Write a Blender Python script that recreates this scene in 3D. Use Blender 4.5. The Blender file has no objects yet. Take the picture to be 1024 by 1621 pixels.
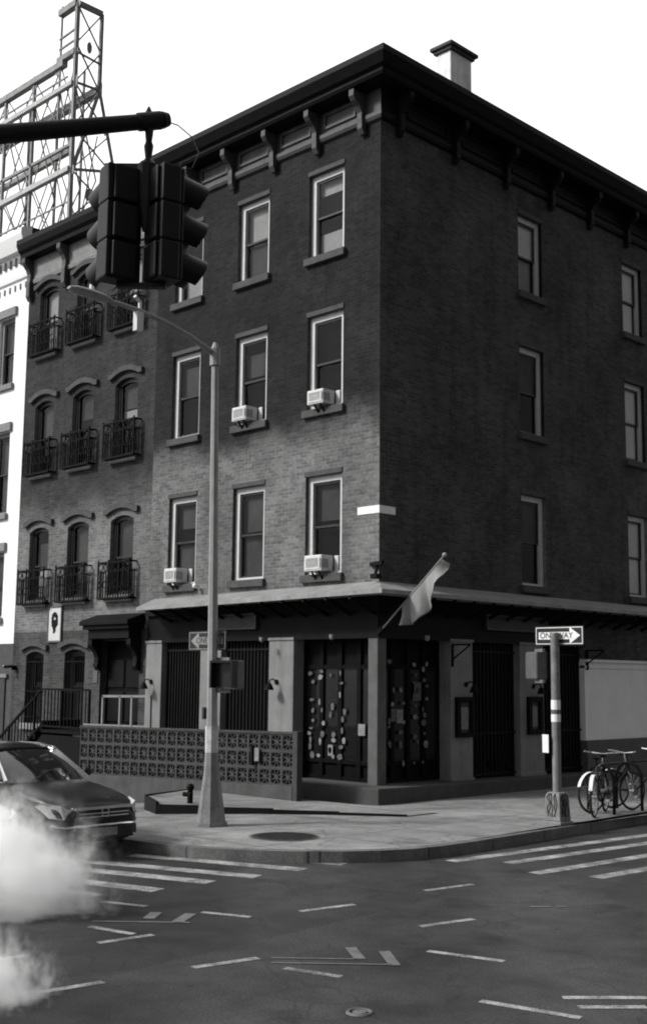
import bpy, bmesh, math, random
from mathutils import Vector, Matrix
random.seed(11)
S = bpy.context.scene
COL = S.collection
R = math.radians
PI = math.pi

# ------------------------------------------------------------------ materials
def nt_of(name):
    m = bpy.data.materials.new(name); m.use_nodes = True
    nt = m.node_tree; nt.nodes.clear()
    o = nt.nodes.new('ShaderNodeOutputMaterial'); b = nt.nodes.new('ShaderNodeBsdfPrincipled')
    nt.links.new(b.outputs[0], o.inputs[0])
    return m, nt, b, o
def N(nt, t, **kw):
    n = nt.nodes.new(t)
    for k, v in kw.items():
        setattr(n, k, v)
    return n
def g(v): return (v, v, v, 1)
def mathn(nt, op, a, b=None, clamp=False):
    n = N(nt, 'ShaderNodeMath', operation=op, use_clamp=clamp)
    for i, v in enumerate((a, b)):
        if v is None: continue
        if isinstance(v, (int, float)): n.inputs[i].default_value = v
        else: nt.links.new(v, n.inputs[i])
    return n.outputs[0]
def noise(nt, vec, scale, detail=4, rough=.6):
    n = N(nt, 'ShaderNodeTexNoise'); n.inputs['Scale'].default_value = scale
    n.inputs['Detail'].default_value = detail; n.inputs['Roughness'].default_value = rough
    nt.links.new(vec, n.inputs['Vector'])
    return n.outputs['Fac']
def maprange(nt, v, a, b, c, d, smooth=False):
    n = N(nt, 'ShaderNodeMapRange', interpolation_type='SMOOTHSTEP' if smooth else 'LINEAR')
    nt.links.new(v, n.inputs['Value'])
    for k, x in zip(('From Min', 'From Max', 'To Min', 'To Max'), (a, b, c, d)): n.inputs[k].default_value = x
    return n.outputs[0]
def bump(nt, b, h, strength, dist=.01):
    n = N(nt, 'ShaderNodeBump'); n.inputs['Strength'].default_value = strength; n.inputs['Distance'].default_value = dist
    nt.links.new(h, n.inputs['Height']); nt.links.new(n.outputs[0], b.inputs['Normal'])
def mat(name, c, rough=.7, var=.25, scale=6, fine=60, bmp=.3, metal=0, streak=0, spec=.3):
    m, nt, b, o = nt_of(name)
    tc = N(nt, 'ShaderNodeTexCoord'); v = tc.outputs['Object']
    n1 = noise(nt, v, scale, 5); n2 = noise(nt, v, fine, 3)
    f = mathn(nt, 'ADD', maprange(nt, n1, .25, .75, 1 - var, 1 + var), maprange(nt, n2, .3, .7, -var * .35, var * .35))
    if streak:
        mp = N(nt, 'ShaderNodeMapping'); mp.inputs['Scale'].default_value = (9, 9, .5)
        nt.links.new(v, mp.inputs[0])
        s = noise(nt, mp.outputs[0], 1.2, 5)
        f = mathn(nt, 'MULTIPLY', f, maprange(nt, s, .5, .78, 1, 1 - streak))
    col = N(nt, 'ShaderNodeCombineColor')
    val = mathn(nt, 'MULTIPLY', f, c)
    for i in range(3): nt.links.new(val, col.inputs[i])
    nt.links.new(col.outputs[0], b.inputs['Base Color'])
    b.inputs['Roughness'].default_value = rough; b.inputs['Metallic'].default_value = metal
    b.inputs['Specular IOR Level'].default_value = spec
    if bmp: bump(nt, b, n2, bmp, .004)
    return m

def brick_mat(name, c1, c2, mortar, upper_dim=None, big=.3, side=1, base=None):
    m, nt, b, o = nt_of(name)
    tc = N(nt, 'ShaderNodeTexCoord'); sp = N(nt, 'ShaderNodeSeparateXYZ'); nt.links.new(tc.outputs['Object'], sp.inputs[0])
    gm = N(nt, 'ShaderNodeNewGeometry'); sn = N(nt, 'ShaderNodeSeparateXYZ'); nt.links.new(gm.outputs['True Normal'], sn.inputs[0])
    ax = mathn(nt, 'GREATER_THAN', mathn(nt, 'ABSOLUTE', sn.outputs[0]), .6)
    u = mathn(nt, 'ADD', mathn(nt, 'MULTIPLY', sp.outputs[1], ax), mathn(nt, 'MULTIPLY', sp.outputs[0], mathn(nt, 'SUBTRACT', 1.0, ax)))
    cb = N(nt, 'ShaderNodeCombineXYZ'); nt.links.new(u, cb.inputs[0]); nt.links.new(sp.outputs[2], cb.inputs[1])
    br = N(nt, 'ShaderNodeTexBrick'); nt.links.new(cb.outputs[0], br.inputs['Vector'])
    br.inputs['Scale'].default_value = 1; br.inputs['Brick Width'].default_value = .215; br.inputs['Row Height'].default_value = .072
    br.inputs['Mortar Size'].default_value = .007; br.inputs['Mortar Smooth'].default_value = .3; br.inputs['Bias'].default_value = -.1
    br.inputs['Color1'].default_value = g(c1); br.inputs['Color2'].default_value = g(c2); br.inputs['Mortar'].default_value = g(mortar)
    v = tc.outputs['Object']
    n1 = noise(nt, v, .55, 6, .65); n2 = noise(nt, v, 40, 2)
    f = maprange(nt, n1, .3, .7, 1 - big, 1 + big)
    mp = N(nt, 'ShaderNodeMapping'); mp.inputs['Scale'].default_value = (3.2, 3.2, .22); nt.links.new(v, mp.inputs[0])
    st = noise(nt, mp.outputs[0], 1.0, 6, .6)
    f = mathn(nt, 'MULTIPLY', f, maprange(nt, st, .5, .8, 1, .6))
    f = mathn(nt, 'MULTIPLY', f, maprange(nt, n2, .2, .8, .86, 1.14))
    if upper_dim:
        # dimness of the upper storeys painted into the brick colour, with an uneven edge
        z0, z1, k = upper_dim
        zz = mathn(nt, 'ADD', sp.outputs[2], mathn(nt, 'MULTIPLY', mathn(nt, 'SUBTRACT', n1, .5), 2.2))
        f = mathn(nt, 'MULTIPLY', f, mathn(nt, 'ADD', mathn(nt, 'MULTIPLY', maprange(nt, zz, z0, z1, 1, k, True), mathn(nt, 'SUBTRACT', 1.0, ax)), mathn(nt, 'MULTIPLY', ax, side)))  # side: shade of the right face put into its brick colour
    if base:   # the ground storey is darker up to a level line
        f = mathn(nt, 'MULTIPLY', f, maprange(nt, sp.outputs[2], base[0] - .03, base[0] + .03, base[1], 1))
    # run-off stains and scattered replaced bricks
    n5 = noise(nt, v, 1.7, 5, .7)
    f = mathn(nt, 'MULTIPLY', f, maprange(nt, n5, .52, .72, 1.05, .62))
    f = mathn(nt, 'MULTIPLY', f, maprange(nt, noise(nt, v, 14, 2, .5), .3, .75, .82, 1.22))
    mx = N(nt, 'ShaderNodeMix', data_type='RGBA', blend_type='MULTIPLY'); mx.inputs[0].default_value = 1
    nt.links.new(br.outputs['Color'], mx.inputs[6])
    cc = N(nt, 'ShaderNodeCombineColor')
    for i in range(3): nt.links.new(f, cc.inputs[i])
    nt.links.new(cc.outputs[0], mx.inputs[7])
    nt.links.new(mx.outputs[2], b.inputs['Base Color'])
    b.inputs['Roughness'].default_value = .9; b.inputs['Specular IOR Level'].default_value = .15
    br.inputs['Mortar Size'].default_value = .009
    h = mathn(nt, 'ADD', mathn(nt, 'MULTIPLY', br.outputs['Fac'], -1.0), mathn(nt, 'MULTIPLY', n2, .5))
    bump(nt, b, h, .5, .006)
    return m

def glass_mat(name, rough=.03, tint=.88):
    m, nt, b, o = nt_of(name)
    nt.nodes.remove(b)
    tr = N(nt, 'ShaderNodeBsdfTransparent'); tr.inputs[0].default_value = g(tint)
    gl = N(nt, 'ShaderNodeBsdfGlossy'); gl.inputs['Roughness'].default_value = rough; gl.inputs[0].default_value = g(.9)
    fr = N(nt, 'ShaderNodeFresnel'); fr.inputs[0].default_value = 1.22
    mx = N(nt, 'ShaderNodeMixShader'); nt.links.new(fr.outputs[0], mx.inputs[0])
    nt.links.new(tr.outputs[0], mx.inputs[1]); nt.links.new(gl.outputs[0], mx.inputs[2]); nt.links.new(mx.outputs[0], o.inputs[0])
    return m

M = {}
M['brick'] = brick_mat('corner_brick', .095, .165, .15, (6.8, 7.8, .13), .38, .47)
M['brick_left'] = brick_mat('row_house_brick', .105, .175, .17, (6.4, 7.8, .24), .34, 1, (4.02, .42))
M['white_wall'] = mat('white_painted_masonry', .82, .8, .06, 2, 40, .2, streak=.12)
M['stone'] = mat('brownstone_trim', .06, .85, .3, 5, 60, .3)
M['stone_light'] = mat('light_stone_trim', .2, .85, .25, 5, 60, .3)
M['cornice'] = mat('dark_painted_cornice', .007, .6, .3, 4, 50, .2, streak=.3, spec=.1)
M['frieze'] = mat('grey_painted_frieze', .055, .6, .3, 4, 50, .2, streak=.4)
M['white_frame'] = mat('white_window_paint', .52, .5, .12, 6, 50, .1)
M['dark_frame'] = mat('dark_window_paint', .025, .5, .2, 6, 50, .1)
M['sash'] = mat('dark_sash', .02, .5, .2, 6, 50, .1)
M['glass'] = glass_mat('window_glass')
M['curtain_dark'] = mat('dark_room', .006, .9, .3, 1, 2, 0, spec=0)
M['curtain_mid'] = mat('grey_blind', .07, .9, .35, 1.2, 2.5, 0, spec=0)
M['curtain_white'] = mat('white_blind', .85, .9, .1, 1.5, 14, 0)  # sky reflection painted as a white panel behind the glass
M['curtain_light'] = mat('pale_blind', .34, .9, .2, 1.5, 14, 0)
M['ac'] = mat('air_conditioner_plastic', .55, .5, .12, 8, 50, .1)
M['ac_grille'] = mat('air_conditioner_grille', .3, .6, .2, 8, 50, .1)
M['iron'] = mat('black_iron', .006, .7, .3, 8, 60, .2, spec=.08)
M['pilaster'] = mat('white_painted_pilaster', .19, .75, .2, 2.5, 40, .25, streak=.35)
M['awning'] = mat('pale_flashing', .24, .6, .28, 3, 30, .3, streak=.3)
M['dark_wood'] = mat('black_shopfront_paint', .0045, .6, .35, 4, 40, .2, spec=.06)
M['fascia'] = mat('dark_fascia', .007, .6, .35, 3, 40, .2, spec=.08)
M['signboard'] = mat('grey_signboard', .035, .6, .3, 5, 40, .15)
M['post'] = mat('grey_brown_post', .085, .7, .25, 5, 50, .2)
M['gate'] = mat('grey_folding_gate', .009, .6, .35, 5, 40, .15, spec=.08)
M['paper'] = mat('pale_paper', .42, .8, .3, 9, 60, 0)
M['concrete'] = mat('plinth_concrete', .06, .9, .3, 2.5, 50, .5, streak=.35)
M['block'] = mat('screen_block_concrete', .045, .9, .28, 3, 60, .4)
M['steel'] = mat('galvanised_steel', .24, .55, .2, 6, 60, .15, metal=.0, streak=.2)
M['steel_old'] = mat('dirty_painted_steel', .17, .6, .4, 5, 50, .25, streak=.45)
M['signal'] = mat('dark_green_signal_paint', .007, .5, .25, 8, 50, .1, spec=.18)
M['arm'] = mat('dark_arm_paint', .012, .55, .25, 6, 50, .15, spec=.2)
M['black'] = mat('black_sign_face', .012, .5, .2, 10, 60, .05)
M['white'] = mat('white_reflective', .75, .5, .08, 10, 60, .05)
M['plastic_grey'] = mat('grey_plastic', .09, .6, .2, 8, 50, .1)
M['white_worn'] = mat('worn_reflective', .22, .6, .3, 12, 60, .05)  # duller white for the left one way sign
M['lens'] = mat('dark_lens', .02, .2, .2, 8, 50, 0)
M['lattice'] = mat('weathered_steel_lattice', .24, .7, .35, 3, 30, .2)
M['lattice_light'] = mat('pale_steel_channel', .4, .6, .3, 3, 30, .2)
M['chimney'] = mat('whitewashed_chimney', .75, .85, .25, 2.5, 30, .4, streak=.3)
M['roof'] = mat('tar_roof', .03, .9, .2, 3, 40, .2)
M['flag'] = mat('pale_flag_cloth', .22, .85, .12, 4, 50, .1)
M['car'] = mat('dark_car_paint', .012, .28, .1, 3, 30, 0, spec=.3)
M['car_white'] = mat('white_car_paint', .78, .25, .04, 3, 30, 0, spec=.5)
M['car_trim'] = mat('black_car_trim', .01, .45, .2, 6, 40, 0)
M['chrome'] = mat('chrome_trim', .75, .18, .05, 6, 40, 0, metal=.9)
M['car_glass'] = mat('tinted_car_glass', .012, .06, .1, 3, 20, 0, spec=.6)
M['headlight'] = mat('headlight_glass', .35, .12, .2, 12, 60, 0, spec=.6)
M['tyre'] = mat('tyre_rubber', .015, .85, .2, 10, 60, .2)
M['manhole'] = mat('cast_iron_cover', .03, .6, .35, 9, 60, .4)
M['cap'] = mat('dark_chimney_cap', .06, .8, .3, 6, 60, .3)

def ground_mat(name, c, var, big, fine, joints=None, cracks=.0, bmp=.5, patches=False, spots=False, tracks=False):
    m, nt, b, o = nt_of(name)
    tc = N(nt, 'ShaderNodeTexCoord'); v = tc.outputs['Object']
    n1 = noise(nt, v, big, 7, .65); n2 = noise(nt, v, fine, 2, .7); n3 = noise(nt, v, big * 7, 4, .6)
    f = maprange(nt, n1, .3, .7, 1 - var, 1 + var)
    f = mathn(nt, 'MULTIPLY', f, maprange(nt, n3, .3, .7, 1 - var * .5, 1 + var * .5))
    f = mathn(nt, 'MULTIPLY', f, maprange(nt, n2, .25, .75, .5, 1.55))
    if patches:
        vo = N(nt, 'ShaderNodeTexVoronoi', feature='F1'); vo.inputs['Scale'].default_value = .22; nt.links.new(v, vo.inputs[0])
        sc = N(nt, 'ShaderNodeSeparateColor'); nt.links.new(vo.outputs['Color'], sc.inputs[0])
        f = mathn(nt, 'MULTIPLY', f, maprange(nt, sc.outputs[0], 0, 1, .8, 1.2))
    if cracks:
        vo = N(nt, 'ShaderNodeTexVoronoi', feature='DISTANCE_TO_EDGE'); vo.inputs['Scale'].default_value = .5
        wv = N(nt, 'ShaderNodeVectorMath', operation='ADD'); nz = N(nt, 'ShaderNodeTexNoise'); nz.inputs['Scale'].default_value = 1.6; nt.links.new(v, nz.inputs['Vector'])
        nt.links.new(v, wv.inputs[0]); nt.links.new(nz.outputs['Color'], wv.inputs[1]); nt.links.new(wv.outputs[0], vo.inputs[0])
        f = mathn(nt, 'MULTIPLY', f, maprange(nt, vo.outputs['Distance'], 0, .012, 1 - cracks, 1))
    if spots:
        vo = N(nt, 'ShaderNodeTexVoronoi', feature='F1'); vo.inputs['Scale'].default_value = 3.1; nt.links.new(v, vo.inputs[0])
        f = mathn(nt, 'MULTIPLY', f, maprange(nt, mathn(nt, 'ADD', vo.outputs['Distance'], mathn(nt, 'MULTIPLY', n3, .25)), .16, .22, .62, 1))
        ol = noise(nt, v, .9, 3, .55)
        f = mathn(nt, 'MULTIPLY', f, maprange(nt, ol, .56, .70, 1, .6))
    if tracks:
        wv = N(nt, 'ShaderNodeTexWave', wave_type='BANDS', bands_direction='DIAGONAL'); wv.inputs['Scale'].default_value = .16; wv.inputs['Distortion'].default_value = 3.0; wv.inputs['Detail'].default_value = 3
        nt.links.new(v, wv.inputs[0])
        f = mathn(nt, 'MULTIPLY', f, maprange(nt, wv.outputs['Fac'], .2, .9, .82, 1.22))
    if joints:
        sp = N(nt, 'ShaderNodeSeparateXYZ'); nt.links.new(v, sp.inputs[0])
        for i in (0, 1):
            fr = mathn(nt, 'FRACT', mathn(nt, 'DIVIDE', mathn(nt, 'ADD', sp.outputs[i], 100.13), joints))
            d = mathn(nt, 'ABSOLUTE', mathn(nt, 'SUBTRACT', fr, .5))
            f = mathn(nt, 'MULTIPLY', f, maprange(nt, d, .488, .494, 1, .4))
    cc = N(nt, 'ShaderNodeCombineColor'); val = mathn(nt, 'MULTIPLY', f, c)
    for i in range(3): nt.links.new(val, cc.inputs[i])
    nt.links.new(cc.outputs[0], b.inputs['Base Color'])
    b.inputs['Roughness'].default_value = .88; b.inputs['Specular IOR Level'].default_value = .2
    bump(nt, b, n2, bmp, .006)
    return m
M['road'] = ground_mat('asphalt', .031, .42, .35, 45, cracks=.3, bmp=.8, patches=True, spots=True, tracks=True)
M['pave'] = ground_mat('pavement_concrete', .20, .34, .5, 60, joints=1.52, cracks=.4, bmp=.5, spots=True)
M['kerb'] = ground_mat('kerb_stone', .12, .3, 1.5, 70, joints=1.37, bmp=.4)
def paint_mat():
    m, nt, b, o = nt_of('worn_road_paint')
    tc = N(nt, 'ShaderNodeTexCoord'); v = tc.outputs['Object']
    n1 = noise(nt, v, 3, 6, .7); n2 = noise(nt, v, 55, 3, .7)
    k = mathn(nt, 'ADD', mathn(nt, 'MULTIPLY', n1, .6), mathn(nt, 'MULTIPLY', n2, .5))
    val = maprange(nt, k, .42, .64, .44, .05)
    cc = N(nt, 'ShaderNodeCombineColor')
    for i in range(3): nt.links.new(val, cc.inputs[i])
    nt.links.new(cc.outputs[0], b.inputs['Base Color']); b.inputs['Roughness'].default_value = .8
    return m
M['paint'] = paint_mat()
M['paint_faint'] = mat('faded_utility_paint', .12, .85, .4, 4, 60, .2)

# ------------------------------------------------------------------ mesh helpers
XF = {}            # object -> world matrix it was given
class MB:
    def __init__(s): s.v = []; s.f = []; s.smooth = False
    def add(s, vs, fs):
        n = len(s.v); s.v += [Vector(p) for p in vs]; s.f += [tuple(i + n for i in f) for f in fs]; return s
    def box(s, x0, x1, y0, y1, z0, z1):
        x0, x1 = min(x0, x1), max(x0, x1); y0, y1 = min(y0, y1), max(y0, y1); z0, z1 = min(z0, z1), max(z0, z1)
        return s.add([(x, y, z) for z in (z0, z1) for y in (y0, y1) for x in (x0, x1)],
                     [(0, 2, 3, 1), (4, 5, 7, 6), (0, 1, 5, 4), (2, 6, 7, 3), (0, 4, 6, 2), (1, 3, 7, 5)])
    def obox(s, mtx, sx, sy, sz):
        vs = [mtx @ Vector((x * sx / 2, y * sy / 2, z * sz / 2)) for z in (-1, 1) for y in (-1, 1) for x in (-1, 1)]
        return s.add(vs, [(0, 2, 3, 1), (4, 5, 7, 6), (0, 1, 5, 4), (2, 6, 7, 3), (0, 4, 6, 2), (1, 3, 7, 5)])
    def bar(s, p, q, w, h=None, up=(0, 0, 1)):
        h = h or w; p = Vector(p); q = Vector(q); d = q - p; L = d.length
        if L < 1e-6: return s
        d /= L; u = Vector(up)
        if abs(d.dot(u)) > .98: u = Vector((0, 1, 0)) if abs(d.y) < .9 else Vector((1, 0, 0))
        a = d.cross(u).normalized(); b = a.cross(d)
        vs = []
        for c in (p, q):
            for i, j in ((-1, -1), (1, -1), (1, 1), (-1, 1)): vs.append(c + a * w / 2 * i + b * h / 2 * j)
        return s.add(vs, [(3, 2, 1, 0), (4, 5, 6, 7), (0, 1, 5, 4), (1, 2, 6, 5), (2, 3, 7, 6), (3, 0, 4, 7)])
    def tube(s, path, r, seg=10, caps=True):
        path = [Vector(p) for p in path]; n = len(path)
        rr = r if isinstance(r, (list, tuple)) else [r] * n
        t0 = (path[1] - path[0]).normalized()
        a = t0.orthogonal().normalized(); vs = []
        for i, p in enumerate(path):
            t = (path[min(i + 1, n - 1)] - path[max(i - 1, 0)]).normalized()
            a = (a - t * a.dot(t)).normalized(); b = t.cross(a)
            for k in range(seg):
                th = 2 * PI * k / seg
                vs.append(p + (a * math.cos(th) + b * math.sin(th)) * rr[i])
        fs = [(i * seg + k, i * seg + (k + 1) % seg, (i + 1) * seg + (k + 1) % seg, (i + 1) * seg + k) for i in range(n - 1) for k in range(seg)]
        if caps: fs += [tuple(range(seg - 1, -1, -1)), tuple(range((n - 1) * seg, n * seg))]
        return s.add(vs, fs)
    def prism(s, poly, ext):
        n = len(poly); e = Vector(ext); P = [Vector(p) for p in poly]
        return s.add(P + [p + e for p in P], [tuple(range(n - 1, -1, -1)), tuple(range(n, 2 * n))] + [(i, (i + 1) % n, n + (i + 1) % n, n + i) for i in range(n)])
    def quad(s, a, b, c, d): return s.add([a, b, c, d], [(0, 1, 2, 3)])
    def disc(s, c, nrm, r, h, seg=24, r2=None):
        nrm = Vector(nrm).normalized(); c = Vector(c)
        return s.tube([c, c + nrm * h], [r, r2 or r], seg)
    def torus(s, c, nrm, R_, r, seg=36, ss=8):
        nrm = Vector(nrm).normalized(); a = nrm.orthogonal().normalized(); b = nrm.cross(a); c = Vector(c); vs = []
        for i in range(seg):
            t = 2 * PI * i / seg; d = a * math.cos(t) + b * math.sin(t)
            for k in range(ss):
                u = 2 * PI * k / ss; vs.append(c + d * (R_ + r * math.cos(u)) + nrm * r * math.sin(u))
        return s.add(vs, [(i * ss + k, ((i + 1) % seg) * ss + k, ((i + 1) % seg) * ss + (k + 1) % ss, i * ss + (k + 1) % ss) for i in range(seg) for k in range(ss)])
    def sphere(s, c, r, sc=(1, 1, 1), nu=14, nv=8):
        c = Vector(c); vs = [c + Vector((0, 0, r * sc[2]))]; 
        for j in range(1, nv):
            ph = PI * j / nv
            for i in range(nu):
                t = 2 * PI * i / nu; vs.append(c + Vector((r * sc[0] * math.sin(ph) * math.cos(t), r * sc[1] * math.sin(ph) * math.sin(t), r * sc[2] * math.cos(ph))))
        vs.append(c - Vector((0, 0, r * sc[2]))); fs = []
        for i in range(nu): fs.append((0, 1 + i, 1 + (i + 1) % nu))
        for j in range(nv - 2):
            for i in range(nu):
                a = 1 + j * nu; fs.append((a + i, a + nu + i, a + nu + (i + 1) % nu, a + (i + 1) % nu))
        l = len(vs) - 1; a = 1 + (nv - 2) * nu
        for i in range(nu): fs.append((l, a + (i + 1) % nu, a + i))
        return s.add(vs, fs)
    def build(s, name, m, parent=None, bevel=0, smooth=False, props=None, recalc=True):
        W = XF.get(parent, Matrix()) if parent else Matrix()
        inv = W.inverted()
        me = bpy.data.meshes.new(name); me.from_pydata([inv @ p for p in s.v], [], s.f); me.update()
        bm = bmesh.new(); bm.from_mesh(me)
        if recalc: bmesh.ops.recalc_face_normals(bm, faces=bm.faces)
        bm.to_mesh(me); bm.free()
        o = bpy.data.objects.new(name, me); COL.objects.link(o)
        if m: me.materials.append(m)
        if parent: o.parent = parent
        XF[o] = W
        if smooth:
            for p in me.polygons: p.use_smooth = True
            try: me.set_sharp_from_angle(angle=R(38))
            except Exception: pass
        if bevel:
            b = o.modifiers.new('bevel', 'BEVEL'); b.width = bevel; b.segments = 2; b.limit_method = 'ANGLE'
        if props:
            for k, v in props.items(): o[k] = v
        return o
def thing(name, label, cat, loc=(0, 0, 0), rz=0, group=None):
    o = bpy.data.objects.new(name, None); COL.objects.link(o)
    o.location = loc; o.rotation_euler = (0, 0, rz); o['label'] = label; o['category'] = cat
    if group: o['group'] = group
    XF[o] = Matrix.Translation(loc) @ Matrix.Rotation(rz, 4, 'Z')
    o.empty_display_size = .2
    return o
def LW(root, p): return XF[root] @ Vector(p)
class LMB(MB):
    """collects geometry in the local space of a root"""
    def __init__(s, root): super().__init__(); s.root = root
    def build(s, *a, **k):
        W = XF[s.root]; s.v = [W @ p for p in s.v]; return super().build(*a, **k)
def tag(o, label, cat, group=None):
    o['label'] = label; o['category'] = cat
    if group: o['group'] = group
    return o
def structure(o): o['kind'] = 'structure'; return o
def copy_tree(o, parent=None):
    c = o.copy(); COL.objects.link(c)
    if parent: c.parent = parent
    XF[c] = XF[o]
    for ch in list(o.children): copy_tree(ch, c)
    return c
def text_mesh(txt, size):
    cu = bpy.data.curves.new('t', 'FONT'); cu.body = txt; cu.size = size; cu.align_x = 'CENTER'; cu.align_y = 'CENTER'; cu.offset = size * .012
    ob = bpy.data.objects.new('t', cu); COL.objects.link(ob)
    bpy.context.view_layer.update()
    me = bpy.data.meshes.new_from_object(ob.evaluated_get(bpy.context.evaluated_depsgraph_get()))
    vs = [v.co.copy() for v in me.vertices]; fs = [tuple(p.vertices) for p in me.polygons]
    bpy.data.objects.remove(ob); bpy.data.curves.remove(cu); bpy.data.meshes.remove(me)
    return vs, fs

# ------------------------------------------------------------------ ground
def zg(x):
    """street level: flat at the crossing, falling away to the left"""
    if x >= 3: return 0.0
    t = 3 - x
    if t < 5: return -.0065 * t * t
    if t > 45: t = 45
    return -.1625 - .065 * (t - 5)
SW = .15
xs_road = [-400, -60] + [-42 + i * 1.0 for i in range(45)] + [3 + .5 * i for i in range(0, 5)] + [8, 60, 400]
mb = MB()
for i in range(len(xs_road) - 1):
    a, b = xs_road[i], xs_road[i + 1]
    mb.quad((a, -400, zg(a)), (b, -400, zg(b)), (b, 400, zg(b)), (a, 400, zg(a)))
structure(mb.build('road', M['road']))
# kerb line round the corner
kerb_pts = [(-60, -6.70), (-40, -6.70), (-30, -6.70)] + [(-29 + i, -6.70) for i in range(0, 31)]
kerb_pts += [(2.3, -6.68), (2.75, -6.58), (3.15, -6.40), (3.55, -6.12), (3.95, -5.76), (4.28, -5.38), (4.55, -4.95), (4.72, -4.5), (4.80, -4.0), (4.80, -3.2), (4.76, -2.4), (4.68, -1.0), (4.60, .6), (4.5, 3), (4.45, 8), (4.4, 60)]
def inset(pts, d):
    out = []
    for i, p in enumerate(pts):
        a = Vector(pts[max(i - 1, 0)]); b = Vector(pts[min(i + 1, len(pts) - 1)]); t = (b - a).normalized()
        out.append((p[0] - t.y * d, p[1] + t.x * d))
    return out
inner = inset(kerb_pts, .17)
mb = MB()
for i in range(len(kerb_pts) - 1):
    a, b = kerb_pts[i], kerb_pts[i + 1]; c, d = inner[i + 1], inner[i]
    za, zb = zg(a[0]), zg(b[0])
    mb.quad((a[0], a[1], za - .05), (b[0], b[1], zb - .05), (b[0], b[1], zb + SW), (a[0], a[1], za + SW))
    mb.quad((a[0], a[1], za + SW), (b[0], b[1], zb + SW), (c[0], c[1], zb + SW), (d[0], d[1], za + SW))
structure(mb.build('kerb', M['kerb']))
mb = MB()
for i in range(len(inner) - 1):
    a, b = inner[i], inner[i + 1]
    if b[0] > a[0] + 1e-4:
        mb.quad((a[0], a[1], zg(kerb_pts[i][0]) + SW), (b[0], b[1], zg(kerb_pts[i + 1][0]) + SW), (b[0], 60, zg(kerb_pts[i + 1][0]) + SW), (a[0], 60, zg(kerb_pts[i][0]) + SW))
xm = max(p[0] for p in inner)
k = [i for i, p in enumerate(inner) if p[0] == xm][0]
for i in range(k, len(inner) - 1):      # the far side strip from the widest point on
    a, b = inner[i], inner[i + 1]
    mb.quad((a[0], a[1], SW), (b[0], b[1], SW), (b[0] - .0001, 60, SW), (xm, 60, SW)) if False else None
structure(mb.build('sidewalk', M['pave']))
# raised terrace beside the corner entrance, its dark stone edge grows as the street falls
zt = SW + .012
tp = [(2.2, -1.72), (1.2, -2.28), (.2, -2.83), (-.8, -3.37), (-1.7, -3.8), (-3.1, -3.0), (-3.6, -1.62), (-1.0, -1.2), (2.2, -.9)]
mb = MB(); mb.add([(x, y, zt) for x, y in tp], [tuple(range(len(tp)))])
structure(mb.build('terrace', M['pave']))
mb = MB()
for a, b in zip(tp[:6], tp[1:7]):
    mb.bar((a[0], a[1], (zt + zg(a[0])) / 2 - .02), (b[0], b[1], (zt + zg(b[0])) / 2 - .02), .05, max(.1, zt - zg(b[0]) + .06))
structure(mb.build('terrace_kerb', M['fascia']))

# road markings
def stripe(mb, p, q, w, h=.004):
    p = Vector(p); q = Vector(q); t = (q - p).normalized(); n = Vector((-t.y, t.x)); m = 8
    for i in range(m):
        a = p.lerp(q, i / m); b = p.lerp(q, (i + 1) / m)
        mb.quad(*[(c.x, c.y, zg(c.x) + h) for c in (a - n * w / 2, b - n * w / 2, b + n * w / 2, a + n * w / 2)])
mb = MB()
for p, q in (((2.2, -5.98 - .2), (4.36, -5.36 - .06)), ((1.9, -6.98), (4.33, -6.13)), ((1.8, -7.8), (4.35, -6.91)), ((1.7, -8.42), (4.29, -7.58)), ((1.7, -9.1), (4.31, -8.36)), ((1.8, -9.55), (4.15, -9.06)), ((1.9, -10.3), (4.13, -9.82))):
    stripe(mb, p, q, .26)
for p, q in (((5.1, -4.2), (5.42, .4)), ((5.70, -3.76), (5.98, .9)), ((6.42, -4.2), (6.68, .8)), ((7.1, -3.9), (7.35, .8))):
    stripe(mb, p, q, .2)
structure(mb.build('crosswalk_marking', M['paint']))
mb = MB()
for p, q in (((6.3, -6.14), (6.4, -5.4)), ((7.55, -7.7), (7.67, -7.02)), ((6.24, -8.03), (6.34, -7.34)), ((5.6, -8.79), (6.12, -8.6)), ((7.37, -10.34), (7.48, -9.72)), ((7.89, -9.8), (8.41, -9.67)), ((8.28, -8.45), (8.97, -8.27)), ((9.61, -9.43), (10.37, -9.27)), ((9.97, -8.9), (10.41, -8.43)), ((10.2, -9.04), (10.54, -8.67)), ((4.44, -9.21), (4.98, -9.02)), ((5.44, -10.03), (6.0, -9.93)), ((6.09, -10.38), (6.14, -9.81)), ((6.06, -11.34), (6.09, -11.1)), ((7.21, -11.66), (7.27, -11.14)), ((3.0, -10.9), (3.7, -10.7))):
    stripe(mb, p, q, .085)
structure(mb.build('lane_marking', M['paint']))
mb = MB()
for p, q, w in (((5.26, -9.88), (5.94, -9.22), .04), ((5.52, -9.4), (5.32, -9.15), .12), ((5.85, -9.31), (5.6, -8.93), .12), ((7.56, -9.64), (8.1, -9.12), .03), ((7.69, -9.76), (8.41, -9.07), .03), ((7.74, -8.86), (8.1, -9.12), .1), ((8.04, -8.75), (8.45, -9.07), .1), ((7.68, -6.06), (7.82, -5.91), .06), ((7.86, -5.86), (7.93, -5.79), .06)):
    stripe(mb, p, q, w, .007)
structure(mb.build('utility_marking', M['paint_faint']))
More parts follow.
